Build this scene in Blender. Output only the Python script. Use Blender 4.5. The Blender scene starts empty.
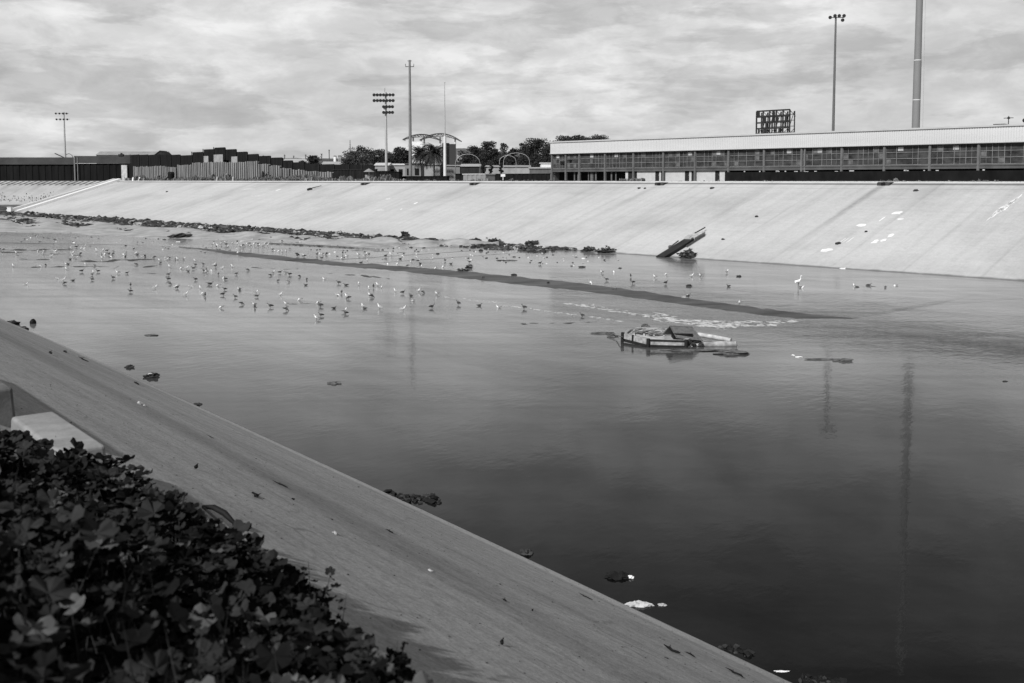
import bpy, bmesh, math, random
from math import sin, cos, tan, atan2, radians, sqrt, pi
from mathutils import Vector, Matrix, Euler, noise
R = random.Random(11)
S = bpy.context.scene
C = S.collection

# ------------------------------------------------------------------ camera, world, sun, exposure
EYE = 9.0; FPX = 995.0; PITCH = radians(4.2); PY0 = 180 + FPX * tan(PITCH)     # lens shifted down: the optical axis meets the picture above its middle
cd = bpy.data.cameras.new('camera'); cam = bpy.data.objects.new('camera', cd); C.objects.link(cam)
cam.location = (0, 0, EYE); cam.rotation_euler = (pi / 2 - PITCH, 0, 0)
cd.sensor_width = 36; cd.shift_y = -(341.5 - PY0) / 1024; cd.lens = 36 * FPX / 1024; cd.clip_start = 0.1; cd.clip_end = 20000
cd.dof.use_dof = True; cd.dof.focus_distance = 45; cd.dof.aperture_fstop = 2.4
S.camera = cam
SUN_EL, SUN_AZ = 38.0, 214.0     # azimuth clockwise from +Y: behind the camera and to the left
w = bpy.data.worlds.new('World'); S.world = w; w.use_nodes = True
nt = w.node_tree; nt.nodes.clear(); N = nt.nodes.new; L = nt.links.new
sky = N('ShaderNodeTexSky'); sky.sky_type = 'NISHITA'; sky.sun_disc = False
sky.sun_elevation = radians(SUN_EL); sky.sun_rotation = radians(SUN_AZ)
bw = N('ShaderNodeRGBToBW'); L(sky.outputs[0], bw.inputs[0])
tc = N('ShaderNodeTexCoord')
def sky_noise(sx, sy, sz, off, scale, detail, rough, dist=0.0):
    m = N('ShaderNodeMapping'); m.inputs['Scale'].default_value = (sx, sy, sz); m.inputs['Location'].default_value = off
    L(tc.outputs['Generated'], m.inputs[0])
    n = N('ShaderNodeTexNoise'); n.inputs['Scale'].default_value = scale; n.inputs['Detail'].default_value = detail
    n.inputs['Roughness'].default_value = rough; n.inputs['Distortion'].default_value = dist
    L(m.outputs[0], n.inputs['Vector']); return n.outputs['Fac']
def wramp(src, stops, interp='LINEAR'):
    r = N('ShaderNodeValToRGB'); r.color_ramp.interpolation = interp
    e = r.color_ramp.elements
    while len(e) < len(stops): e.new(0.5)
    for k, (p, v) in enumerate(stops): e[k].position = p; e[k].color = (v, v, v, 1)
    L(src, r.inputs[0]); return r.outputs[0]
def wmath(op, a, b):
    m = N('ShaderNodeMath'); m.operation = op
    for k, q in enumerate((a, b)):
        if isinstance(q, (int, float)): m.inputs[k].default_value = q
        else: L(q, m.inputs[k])
    return m.outputs[0]
soft = wramp(sky_noise(1, 1, 3.0, (3.2, .4, 1.1), 3.4, 7, .56, .3), [(.32, 5.2), (.5, 6.3), (.66, 8.0)])
bands = wramp(sky_noise(1, 1, 4.6, (1.3, 2.7, 0), 7.0, 10, .56, .15), [(.485, 1.03), (.525, .93), (.57, .82), (.68, .84)], 'EASE')
wisps = wramp(sky_noise(1, 1, 2.6, (7.1, 4.4, 2.0), 17, 10, .62, .3), [(.38, .90), (.5, 1.0), (.62, 1.14)])
cl = wmath('MULTIPLY', wmath('MULTIPLY', soft, bands), wisps)
sx = N('ShaderNodeSeparateXYZ'); L(tc.outputs['Generated'], sx.inputs[0])
grad = wramp(sx.outputs[2], [(0.0, .88), (.06, .95), (.17, .98), (.26, .70), (.35, .42), (.44, .22), (.8, .40)])
cl = wmath('MULTIPLY', cl, grad)
mixc = N('ShaderNodeMix'); mixc.data_type = 'FLOAT'; mixc.inputs[0].default_value = .9
L(bw.outputs[0], mixc.inputs[2]); L(cl, mixc.inputs[3])
bg = N('ShaderNodeBackground'); bg.inputs['Strength'].default_value = .108
L(mixc.outputs[0], bg.inputs['Color'])
wo = N('ShaderNodeOutputWorld'); L(bg.outputs[0], wo.inputs[0])
sl = bpy.data.lights.new('sun', 'SUN'); sl.energy = 4.7; sl.angle = radians(1.2); sl.color = (1, 1, 1)
so = bpy.data.objects.new('sun', sl); C.objects.link(so)
so.rotation_euler = (pi / 2 - radians(SUN_EL), 0, pi - radians(SUN_AZ)); so.location = (-30, -30, 60)
S.view_settings.view_transform = 'Standard'; S.view_settings.look = 'None'
S.view_settings.exposure = 0.0; S.view_settings.gamma = 1.0

# ------------------------------------------------------------------ geometry of the view (pixel of the photograph -> place)
def ray(px, py):
    X = px - 512.0; Y = PY0 - py
    return Vector((X, FPX * cos(PITCH) + Y * sin(PITCH), -FPX * sin(PITCH) + Y * cos(PITCH)))
def at(px, py, z=0.0):
    d = ray(px, py); return Vector((0, 0, EYE)) + d * ((z - EYE) / d.z)
def atd(px, py, dist):
    d = ray(px, py); return Vector((0, 0, EYE)) + d * (dist / d.y)
BH = 8.7                                             # height of the far bank over the water
UP = .10
F0 = at(1024, 281, UP); F1 = at(20, 213, UP)
E = (F0 - F1).normalized(); NV = Vector((-E.y, E.x, 0))   # along the channel (to the right) / across it (away)
BLEN = (F0 - F1).length; RUN = 28.0; F0 = F0 - NV * (UP * RUN / BH); F0.z = 0
FANG = atan2(E.y, E.x)
def offs(px, g, py=180):
    d = ray(px, py); t = (F0.dot(NV) + RUN + g) / (d.x * NV.x + d.y * NV.y)
    return Vector((0, 0, EYE)) + d * t
def on_bank(px, py, lift=0.0):                       # a point on the far slope
    n = Vector((-NV.x * BH, -NV.y * BH, RUN)).normalized(); d = ray(px, py)
    t = (F0 + n * lift - Vector((0, 0, EYE))).dot(n) / d.dot(n)
    return Vector((0, 0, EYE)) + d * t
def bank_local(p): q = p - F0; return q.dot(E), q.dot(NV)

# ------------------------------------------------------------------ materials
MATS = {}
def mat(name, v=.3, rough=.8, var=.25, scale=3.0, bump=0.0, bscale=None, metallic=0.0, stretch=(1, 1, 1), spec=.08, fine=0.0):
    if name in MATS: return MATS[name]
    m = bpy.data.materials.new(name); m.use_nodes = True; t = m.node_tree; b = t.nodes['Principled BSDF']
    b.inputs['Roughness'].default_value = rough; b.inputs['Metallic'].default_value = metallic
    b.inputs['Specular IOR Level'].default_value = spec
    c = t.nodes.new('ShaderNodeTexCoord'); mp = t.nodes.new('ShaderNodeMapping'); mp.inputs['Scale'].default_value = stretch
    t.links.new(c.outputs['Object'], mp.inputs[0])
    n = t.nodes.new('ShaderNodeTexNoise'); n.inputs['Scale'].default_value = scale; n.inputs['Detail'].default_value = 8; n.inputs['Roughness'].default_value = .65
    t.links.new(mp.outputs[0], n.inputs['Vector'])
    r = t.nodes.new('ShaderNodeValToRGB'); e = r.color_ramp.elements
    e[0].position = .3; e[1].position = .7; lo = v * (1 - var); hi = v * (1 + var)
    e[0].color = (lo, lo, lo, 1); e[1].color = (hi, hi, hi, 1)
    t.links.new(n.outputs['Fac'], r.inputs[0]); t.links.new(r.outputs[0], b.inputs['Base Color'])
    if bump:
        n2 = t.nodes.new('ShaderNodeTexNoise'); n2.inputs['Scale'].default_value = bscale or scale * 6; n2.inputs['Detail'].default_value = 6
        t.links.new(c.outputs['Object'], n2.inputs['Vector'])
        bp = t.nodes.new('ShaderNodeBump'); bp.inputs['Strength'].default_value = bump; bp.inputs['Distance'].default_value = .05
        t.links.new(n2.outputs['Fac'], bp.inputs['Height']); t.links.new(bp.outputs[0], b.inputs['Normal'])
    MATS[name] = m; return m

class NB:   # tiny node builder for the bigger materials
    def __init__(s, name):
        s.m = bpy.data.materials.new(name); s.m.use_nodes = True; s.t = s.m.node_tree; s.b = s.t.nodes['Principled BSDF']
    def n(s, typ, **kw):
        x = s.t.nodes.new(typ)
        for k, v in kw.items(): setattr(x, k, v)
        return x
    def l(s, a, b): s.t.links.new(a, b)
    def val(s, q, sock):
        if isinstance(q, (int, float)): sock.default_value = q
        else: s.l(q, sock)
    def math(s, op, a, b=0.0, c=None, clamp=False):
        x = s.n('ShaderNodeMath', operation=op, use_clamp=clamp); s.val(a, x.inputs[0]); s.val(b, x.inputs[1])
        if c is not None: s.val(c, x.inputs[2])
        return x.outputs[0]
    def noise(s, vec, scale, detail=6, rough=.6, dist=0, stretch=None, off=(0, 0, 0)):
        if stretch:
            mp = s.n('ShaderNodeMapping'); mp.inputs['Scale'].default_value = stretch; mp.inputs['Location'].default_value = off; s.l(vec, mp.inputs[0]); vec = mp.outputs[0]
        x = s.n('ShaderNodeTexNoise'); x.inputs['Scale'].default_value = scale; x.inputs['Detail'].default_value = detail
        x.inputs['Roughness'].default_value = rough; x.inputs['Distortion'].default_value = dist; s.l(vec, x.inputs['Vector']); return x.outputs['Fac']
    def ramp(s, src, stops, interp='LINEAR'):
        r = s.n('ShaderNodeValToRGB'); r.color_ramp.interpolation = interp; e = r.color_ramp.elements
        while len(e) < len(stops): e.new(.5)
        for k, (p, v) in enumerate(stops): e[k].position = p; e[k].color = (v, v, v, 1)
        s.l(src, r.inputs[0]); return r.outputs[0]
    def mrange(s, v, a, b, c, d):
        x = s.n('ShaderNodeMapRange'); s.val(v, x.inputs[0])
        for k, q in enumerate((a, b, c, d)): x.inputs[k + 1].default_value = q
        return x.outputs[0]
    def smooth(s, v, a, b, c=0.0, d=1.0):
        x = s.n('ShaderNodeMapRange', interpolation_type='SMOOTHSTEP'); s.val(v, x.inputs[0])
        for k, q in enumerate((a, b, c, d)): x.inputs[k + 1].default_value = q
        return x.outputs[0]
    def bump(s, h, strength, dist):
        x = s.n('ShaderNodeBump'); x.inputs['Strength'].default_value = strength; x.inputs['Distance'].default_value = dist; s.l(h, x.inputs['Height']); s.l(x.outputs[0], s.b.inputs['Normal'])

def bank_material(name, base, slope_len, stains, near=False):
    B = NB(name); uv = B.n('ShaderNodeUVMap').outputs[0]        # u = metres along, v = metres up the slope
    sp = B.n('ShaderNodeSeparateXYZ'); B.l(uv, sp.inputs[0]); U, V = sp.outputs[0], sp.outputs[1]
    big = B.ramp(B.noise(uv, .055, 7, .65), [(.36, .84), (.5, 1.0), (.64, 1.08)])
    streak = B.ramp(B.noise(uv, 1, 8, .65, .3, (.9, .05, 1)), [(.36, .92), (.52, 1.0), (.68, 1.03)])   # runs down the slope
    along = B.ramp(B.noise(uv, 1, 8, .7, .4, (.05, .9, 1) if not near else (.06, 2.2, 1), (3, 9, 0)), [(.38, .84 if near else .97), (.5, 1.0), (.62, 1.08 if near else 1.02)])
    speck = B.ramp(B.noise(uv, 6 if near else 1.6, 10, .8, 0, (.75, 1, 1) if near else (1, 1, 1)), [(.38, .76 if near else .92), (.5, 1.0), (.64, 1.18 if near else 1.05)])
    grain = B.ramp(B.noise(uv, 22 if near else 5, 4, .8), [(.40, .82 if near else .95), (.60, 1.16 if near else 1.04)])
    col = B.math('MULTIPLY', B.math('MULTIPLY', B.math('MULTIPLY', big, streak), B.math('MULTIPLY', along, speck)), grain)
    # joints every 6 m along, one joint near the top
    def line(coord, pos, wd, depth, wob=.15):
        q = B.math('ADD', coord, B.mrange(B.noise(uv, .6, 4), 0, 1, -wob, wob))
        dd = B.math('ABSOLUTE', B.math('SUBTRACT', q, pos)); return B.smooth(dd, wd * .3, wd, 1 - depth, 1.0)
    if not near:
        fr = B.math('ABSOLUTE', B.math('SUBTRACT', B.math('FRACT', B.math('DIVIDE', U, 7.4)), .5))
        col = B.math('MULTIPLY', col, B.smooth(fr, .006, .03, .93, 1.0))
        col = B.math('MULTIPLY', B.math('MULTIPLY', col, line(V, slope_len - 2.6, .16, .16, .05)), line(V, slope_len - .75, .5, .62, .04))
        for k, (u0, wd, dp, ln) in enumerate(stains):
            q = B.math('ADD', U, B.mrange(B.noise(uv, .35, 5), 0, 1, -.5, .5))
            dd = B.math('ABSOLUTE', B.math('SUBTRACT', q, u0))
            mask = B.math('MULTIPLY', B.smooth(dd, 0, wd, 1.0, 0.0), B.smooth(V, slope_len - ln, slope_len - ln * .35, 0.0, 1.0))
            mask = B.math('MULTIPLY', mask, B.ramp(B.noise(uv, 1.1, 6, .7), [(.3, .5), (.7, 1.0)]))
            col = B.math('MULTIPLY', col, B.math('SUBTRACT', 1.0, B.math('MULTIPLY', mask, dp)))
        toe = B.smooth(B.math('ADD', V, B.mrange(B.noise(uv, .5, 5), 0, 1, -.4, .4)), .42, .85, .38, 1.0)    # wet tide mark
        col = B.math('MULTIPLY', col, toe)
        col = B.math('MULTIPLY', col, B.smooth(B.math('ADD', V, B.mrange(B.noise(uv, .2, 5), 0, 1, -2, 2)), 1.5, 5.0, .93, 1.0))
    else:
        # old flood lines running along the slope, a pale scoured band at the toe, cracks, dark stain under the top
        for p, wd, dp, wob in ((7.4, 1.2, .24, .5), (5.2, .5, .08, .4)):
            m = line(V, p, wd, dp, wob); col = B.math('MULTIPLY', col, m)
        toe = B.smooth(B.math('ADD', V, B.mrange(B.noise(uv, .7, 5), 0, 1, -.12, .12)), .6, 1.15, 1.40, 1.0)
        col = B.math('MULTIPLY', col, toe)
        vo = B.n('ShaderNodeTexVoronoi', feature='DISTANCE_TO_EDGE'); vo.inputs['Scale'].default_value = .32
        mp = B.n('ShaderNodeMapping'); mp.inputs['Scale'].default_value = (.45, 1.5, 1); B.l(uv, mp.inputs[0])
        wv = B.n('ShaderNodeTexNoise'); wv.inputs['Scale'].default_value = 1.2; wv.inputs['Detail'].default_value = 6; B.l(mp.outputs[0], wv.inputs['Vector'])
        mx = B.n('ShaderNodeVectorMath', operation='MULTIPLY_ADD'); B.l(wv.outputs['Color'], mx.inputs[0]); mx.inputs[1].default_value = (.5, .5, 0); B.l(mp.outputs[0], mx.inputs[2])
        B.l(mx.outputs[0], vo.inputs['Vector'])
        cr = B.math('MULTIPLY', B.smooth(vo.outputs[0], .002, .009, 1, 0), B.ramp(B.noise(uv, .5, 3), [(.5, 0), (.62, 1)]))
        col = B.math('MULTIPLY', col, B.math('SUBTRACT', 1.0, B.math('MULTIPLY', cr, .35)))
        scr = B.ramp(B.noise(uv, 1, 6, .7, .6, (.7, 9, 1), (8, 1, 0)), [(.635, 1.0), (.675, .62)]); col = B.math('MULTIPLY', col, scr)
        dots = B.ramp(B.noise(uv, 7, 3, .5), [(.70, 1.0), (.76, .55)])
        col = B.math('MULTIPLY', col, dots)
        wet = B.smooth(B.math('ADD', V, B.mrange(B.noise(uv, 1.5, 5), 0, 1, -.08, .08)), .05, .13, .4, 1.0)
        col = B.math('MULTIPLY', col, wet)
    col = B.math('MULTIPLY', col, base)
    cc = B.n('ShaderNodeCombineColor')
    for k in range(3): B.l(col, cc.inputs[k])
    B.l(cc.outputs[0], B.b.inputs['Base Color']); B.b.inputs['Roughness'].default_value = .85; B.b.inputs['Specular IOR Level'].default_value = .25
    h = B.math('ADD', B.noise(uv, 8 if near else 3, 8, .7), B.math('MULTIPLY', B.noise(uv, .7, 4), 1.5))
    B.bump(h, .5, .03 if near else .06)
    return B.m

def water_material():
    B = NB('river_water'); B.m.name = 'river_water'
    o = B.n('ShaderNodeTexCoord').outputs['Object']
    geo = B.n('ShaderNodeNewGeometry').outputs['Position']

    B.b.inputs['IOR'].default_value = 1.333; B.b.inputs['Specular IOR Level'].default_value = .5
    rot = B.n('ShaderNodeVectorRotate', rotation_type='Z_AXIS'); rot.inputs['Angle'].default_value = -FANG; B.l(geo, rot.inputs[0]); g = rot.outputs[0]
    sp = B.n('ShaderNodeSeparateXYZ'); B.l(geo, sp.inputs[0])
    silt = B.math('MULTIPLY', B.ramp(B.noise(g, .14, 9, .7, .5, (.3, 1.5, 1)), [(.36, .55), (.5, 1.0), (.66, 1.35)]), B.ramp(B.noise(g, .5, 8, .7, .3, (.22, 1.6, 1), (4, 7, 0)), [(.36, .75), (.5, 1.0), (.66, 1.15)]))
    silt = B.math('MULTIPLY', silt, B.ramp(B.noise(geo, .55, 8, .7, .2, (.07, 1, 1), (2, 2, 0)), [(.38, .55), (.5, 1.0), (.62, 1.25)]))
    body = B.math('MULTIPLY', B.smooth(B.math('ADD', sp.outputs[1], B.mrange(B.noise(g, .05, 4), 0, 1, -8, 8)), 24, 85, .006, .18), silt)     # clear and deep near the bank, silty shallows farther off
    cc = B.n('ShaderNodeCombineColor')
    for k in range(3): B.l(body, cc.inputs[k])
    B.l(cc.outputs[0], B.b.inputs['Base Color'])
    # riffled shallows far off, smoother pool near the camera
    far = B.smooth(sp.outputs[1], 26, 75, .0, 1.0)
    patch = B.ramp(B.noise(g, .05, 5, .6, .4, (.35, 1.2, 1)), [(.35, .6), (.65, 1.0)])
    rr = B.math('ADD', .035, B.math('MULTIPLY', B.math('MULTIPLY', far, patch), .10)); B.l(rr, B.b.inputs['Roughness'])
    h1 = B.noise(g, 2.2, 4, .55, .2, (1.0, .55, 1)); h2 = B.noise(g, .35, 4, .6, 0, (1, .6, 1), (5, 3, 0)); h3 = B.noise(g, 7, 3, .5, 0, (1, .7, 1))
    h = B.math('ADD', B.math('MULTIPLY', h1, .010), B.math('ADD', B.math('MULTIPLY', h2, .020), B.math('MULTIPLY', h3, .0018)))
    amp = B.math('ADD', .22, B.math('MULTIPLY', B.math('MULTIPLY', far, patch), 1.3))
    B.bump(B.math('MULTIPLY', h, amp), 1.0, 1.0)
    return B.m

# ------------------------------------------------------------------ mesh builder
class MB:
    def __init__(s): s.v = []; s.f = []; s.mi = []; s.sm = []
    def add(s, vs, fs, mi=0, smooth=False):
        o = len(s.v); s.v += [tuple(v) for v in vs]
        for f in fs: s.f.append(tuple(i + o for i in f)); s.mi.append(mi); s.sm.append(smooth)
    def box(s, c, d, rot=None, mi=0):
        vs = [Vector((x * d[0] / 2, y * d[1] / 2, z * d[2] / 2)) for x in (-1, 1) for y in (-1, 1) for z in (-1, 1)]
        if rot is not None:
            M = rot if isinstance(rot, Matrix) else Euler(rot).to_matrix(); vs = [M @ v for v in vs]
        c = Vector(c); s.add([v + c for v in vs], [(0, 1, 3, 2), (4, 6, 7, 5), (0, 4, 5, 1), (2, 3, 7, 6), (0, 2, 6, 4), (1, 5, 7, 3)], mi)
    def lo(s, a, b, mi=0): s.box([(a[k] + b[k]) / 2 for k in range(3)], [abs(b[k] - a[k]) for k in range(3)], None, mi)
    def bar(s, a, b, w_, h_, mi=0):
        a, b = Vector(a), Vector(b); d = b - a; q = d.to_track_quat('X', 'Z').to_matrix(); s.box((a + b) / 2, (d.length, w_, h_), q, mi)
    def tube(s, pts, rs, n=8, mi=0, cap=True, smooth=True):
        pts = [Vector(p) for p in pts]; vs = []; fs = []
        if isinstance(rs, (int, float)): rs = [rs] * len(pts)
        for i, p in enumerate(pts):
            d = (pts[min(i + 1, len(pts) - 1)] - pts[max(i - 1, 0)]); q = d.to_track_quat('Z', 'Y').to_matrix()
            for k in range(n):
                a = 2 * pi * k / n; vs.append(p + q @ Vector((cos(a) * rs[i], sin(a) * rs[i], 0)))
        for i in range(len(pts) - 1):
            for k in range(n): k2 = (k + 1) % n; fs.append((i * n + k, i * n + k2, (i + 1) * n + k2, (i + 1) * n + k))
        s.add(vs, fs, mi, smooth)
        if cap: s.add(vs[:n] + vs[-n:], [tuple(range(n - 1, -1, -1)), tuple(range(n, 2 * n))], mi, False)
    def blob(s, c, r, seed=0, rough=.35, sub=2, mi=0, flat=0.0, freq=1.3, smooth=False, rz=0.0):
        vs, fs = ico(sub); c = Vector(c); out = []; cz, sz = cos(rz), sin(rz)
        for v in vs:
            k = 1 + rough * noise.noise(v * freq + Vector((seed * 3.7, seed * 1.3, seed * .7)))* 1.6
            p = Vector((v.x * r[0] * k, v.y * r[1] * k, v.z * r[2] * k))
            if flat and p.z < -flat * r[2]: p.z = -flat * r[2]
            out.append(c + Vector((p.x * cz - p.y * sz, p.x * sz + p.y * cz, p.z)))
        s.add(out, fs, mi, smooth)
    def build(s, name, mats, parent=None, loc=None, rz=None, uv=None):
        me = bpy.data.meshes.new(name); me.from_pydata(s.v, [], s.f)
        if not isinstance(mats, (list, tuple)): mats = [mats]
        for m in mats: me.materials.append(m)
        me.polygons.foreach_set('material_index', s.mi); me.polygons.foreach_set('use_smooth', s.sm); me.update()
        if uv:
            l = me.uv_layers.new(name='UVMap')
            for lp in me.loops: l.data[lp.index].uv = uv[lp.vertex_index]
        o = bpy.data.objects.new(name, me); C.objects.link(o)
        if parent: o.parent = parent
        if loc is not None: o.location = loc
        if rz is not None: o.rotation_euler.z = rz
        return o
_ico = {}
def ico(sub):
    if sub not in _ico:
        bm = bmesh.new(); bmesh.ops.create_icosphere(bm, subdivisions=sub, radius=1.0)
        _ico[sub] = ([v.co.copy() for v in bm.verts], [tuple(v.index for v in f.verts) for f in bm.faces]); bm.free()
    return _ico[sub]
def tag(o, label, cat, group=None):
    o['label'] = label; o['category'] = cat
    if group: o['group'] = group
    return o
def thing(name, label, cat, loc=(0, 0, 0), rz=0, group=None):
    o = bpy.data.objects.new(name, None); C.objects.link(o); o.location = loc; o.rotation_euler.z = rz; o.empty_display_size = .3
    return tag(o, label, cat, group)
def struct(o): o['kind'] = 'structure'; return o
def stuff(o, label, cat): o['kind'] = 'stuff'; return tag(o, label, cat)

M_steel = mat('galvanised_steel', .42, .5, .12, 2, metallic=.3)
M_pale = mat('pale_painted_metal', .60, .6, .10, .6)
M_dsteel = mat('dark_rusty_steel', .028, .7, .4, 1.5, stretch=(1, 1, .3))
M_dark = mat('dark_interior', .010, .8, .4, 1.0)
M_soil = mat('dry_soil', .22, .95, .35, .25, .6, 2)
M_mud = mat('wet_mud', .11, .45, .45, .6, .8, 5)
M_dmud = mat('dark_wet_silt', .035, .4, .4, 1.5, .8, 6)
M_rock = mat('dark_rubble', .045, .8, .6, 1.2, .8, 6)
M_conc = mat('weathered_concrete', .34, .9, .25, 2.5, .6, 14)
M_concL = mat('pale_concrete', .52, .9, .15, 2.5, .5, 14)
M_wood = mat('grey_driftwood', .10, .8, .5, 5, stretch=(1, 1, 1))
M_black = mat('black_plastic', .012, .6, .4, 4)
M_white = mat('white_litter', .7, .6, .2, 4)
M_leaf = mat('tree_foliage', .034, .7, .55, .5)
M_leaf2 = mat('pale_tree_foliage', .06, .7, .5, .5)
M_bark = mat('tree_bark', .09, .9, .4, 3)

# ------------------------------------------------------------------ the setting: banks, ground, water, mud
M_farb = None
def make_far_bank():
    x0, x1 = -BLEN, 260.0; sl_ = sqrt(RUN * RUN + BH * BH); mb = MB(); uvs = []
    xs = [x0 + (x1 - x0) * i / 60 for i in range(61)]
    prof = [(-8, -8 * BH / RUN), (0, 0)] + [(RUN * k / 8, BH * k / 8) for k in range(1, 9)] 
    for x in xs:
        for (y, z) in prof:
            wv = .05 * noise.noise(Vector((x * .06, y * .1, 3))); mb.v.append((x, y, z + (wv if 0 < y < RUN else 0))); uvs.append((x, y * sl_ / RUN))
    n = len(prof)
    for i in range(60):
        for k in range(n - 1):
            mb.f.append((i * n + k, (i + 1) * n + k, (i + 1) * n + k + 1, i * n + k + 1)); mb.mi.append(0); mb.sm.append(True)
    st = []
    for px, wd, dp, ln in ((365, 2.2, .16, 16), (474, 2.0, .13, 15), (661, 1.5, .14, 20), (884, 1.0, .30, 24), (1023, 1.2, .10, 20), (560, 1.6, .08, 20), (772, 1.3, .10, 22), (250, 2.5, .1, 15), (600, 1.2, .07, 22), (700, .8, .08, 26), (420, 2.0, .07, 24), (330, 1.6, .09, 22), (940, .7, .08, 26), (840, 1.3, .07, 18)):
        st.append((bank_local(on_bank(px, 184))[0], wd * .85, min(.42, dp * 1.7), ln))
    m = bank_material('far_bank_concrete', .45, sl_, st)
    o = mb.build('far_bank', m, loc=(F0.x, F0.y, 0), rz=FANG, uv=uvs); struct(o)
    k = MB(); k.lo((x0, RUN, BH - .5), (x1, RUN + .7, BH + .10)); struct(k.build('kerb', M_concL, loc=(F0.x, F0.y, 0), rz=FANG))
    return o
far_bank = make_far_bank()

def poly(mb, pts, z, mi=0):
    o = len(mb.v); mb.v += [(p[0], p[1], z if len(p) < 3 else p[2]) for p in pts]; mb.f.append(tuple(range(o, o + len(pts)))); mb.mi.append(mi); mb.sm.append(False)
# upper ground beyond the far bank, with the notch of the side channel on the left
g = MB()
Tl = F0 - E * BLEN + NV * (RUN + .69); Tr = F0 + E * 260 + NV * (RUN + .69)
NOTCH = [(-146, 362), (-900, 362)]
poly(g, [(Tr.x, Tr.y), (9000, -2500), (9000, 12000), (-9000, 12000), (-9000, 362), (-900, 362), NOTCH[0], (Tl.x - 3, Tl.y + 3), (Tl.x, Tl.y)][::-1], BH)
g.f[-1] = g.f[-1][::-1]
o = g.build('ground', M_soil); struct(o)
# riverbed sheet under everything, reaching far out
g = MB(); poly(g, [(-9000, -3000), (9000, -3000), (9000, 12000), (-9000, 12000)], -2.6); struct(g.build('riverbed', M_mud))

# near bank, lofted along the traced waterline
near_px = [(0, 318), (97, 362), (260, 432), (360, 481), (466, 533), (610, 595), (680, 630), (788, 682)]
NU = Vector((-.6306, .7761, 0)).normalized(); NN = Vector((NU.y, -NU.x, 0))     # along (away from the camera) / towards the water
uvp = [(at(*p).dot(NU), at(*p).dot(NN)) for p in near_px]
def fit2(ps):
    n = len(ps); sx_ = [sum(p[0] ** k for p in ps) for k in range(5)]; sy_ = [sum(p[1] * p[0] ** k for p in ps) for k in range(3)]
    M = Matrix(((sx_[0], sx_[1], sx_[2]), (sx_[1], sx_[2], sx_[3]), (sx_[2], sx_[3], sx_[4]))); return M.inverted() @ Vector(sy_)
cf = fit2(uvp)
def wline(u):
    uu = min(max(u, -15), 85); v = cf[0] + cf[1] * uu + cf[2] * uu * uu; return v
NT = .50                               # near slope
TOPV = 2.40
def near_pt(u, v, z): p = NU * u + NN * v; return Vector((p.x, p.y, z))
def near_z(u, v):
    if v >= TOPV: return (wline(u) - v) * NT
    zt = (wline(u) - TOPV) * NT
    return zt + (TOPV - v) * .42 if v > 0 else zt + TOPV * .42
def make_near_bank():
    mb = MB(); uvs = []; us = [-30 + i * 1.25 for i in range(330)]; n = 14
    for u in us:
        wv = wline(u)
        for k in range(n):
            t = k / (n - 1); v = wv + 3 - (wv + 3 - TOPV) * t; z = (wv - v) * NT
            dz = .004 * noise.noise(Vector((u * .25, v * .4, 1))); p = near_pt(u, v, z + (dz if 1 < k < n - 1 else 0)); mb.v.append(tuple(p)); uvs.append((u, (wv - v) * sqrt(1 + NT * NT)))
    for i in range(len(us) - 1):
        for k in range(n - 1):
            mb.f.append((i * n + k, i * n + k + 1, (i + 1) * n + k + 1, (i + 1) * n + k)); mb.mi.append(0); mb.sm.append(True)
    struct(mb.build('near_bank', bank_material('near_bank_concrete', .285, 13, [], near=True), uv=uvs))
    g = MB(); us = [-30 + i * 5 for i in range(83)]; vs = [TOPV, 1.5, .75, 0, -3, -60, -400]
    for u in us:
        for v in vs:
            g.v.append(tuple(near_pt(u, v, near_z(u, v) - (.0 if v < TOPV else .012) + (.05 * noise.noise(Vector((u, v, 0))) if v < TOPV else 0))))
    n = len(vs)
    for i in range(len(us) - 1):
        for k in range(n - 1): g.f.append((i * n + k, i * n + k + 1, (i + 1) * n + k + 1, (i + 1) * n + k)); g.mi.append(0); g.sm.append(True)
    struct(g.build('verge_soil', mat('verge_soil', .025, .95, .4, 1.5, .8, 8)))
make_near_bank()

# water: lower pool and, beyond a low ledge, the higher shallow sheet
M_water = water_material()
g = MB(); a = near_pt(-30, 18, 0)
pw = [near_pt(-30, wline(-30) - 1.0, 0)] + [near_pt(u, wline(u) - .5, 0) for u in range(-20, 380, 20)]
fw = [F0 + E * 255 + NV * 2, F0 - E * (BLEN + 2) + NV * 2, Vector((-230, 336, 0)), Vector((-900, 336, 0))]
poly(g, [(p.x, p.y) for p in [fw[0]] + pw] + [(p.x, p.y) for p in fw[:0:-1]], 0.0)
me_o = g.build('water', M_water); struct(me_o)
if me_o.data.polygons[0].normal.z < 0: me_o.data.flip_normals()
ledge_top = [(-80, 241.5), (150, 245), (200, 248), (240, 252), (300, 258), (340, 262), (400, 266), (460, 271), (520, 277), (580, 283), (640, 291), (700, 300), (760, 308), (800, 313), (852, 318), (930, 306), (1040, 296)]
ledge_bot = [(-80, 242), (150, 246), (200, 250), (240, 257), (300, 264), (340, 267.5), (400, 273), (460, 280), (520, 287), (580, 293), (640, 301), (700, 309), (760, 317), (800, 321), (852, 319.4), (930, 308), (1040, 298)]
ledge_z = [.01, .04, .10, .20, UP, UP, UP, UP, UP, UP, UP, UP, UP, UP * .85, .02, .006, .004]
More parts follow.
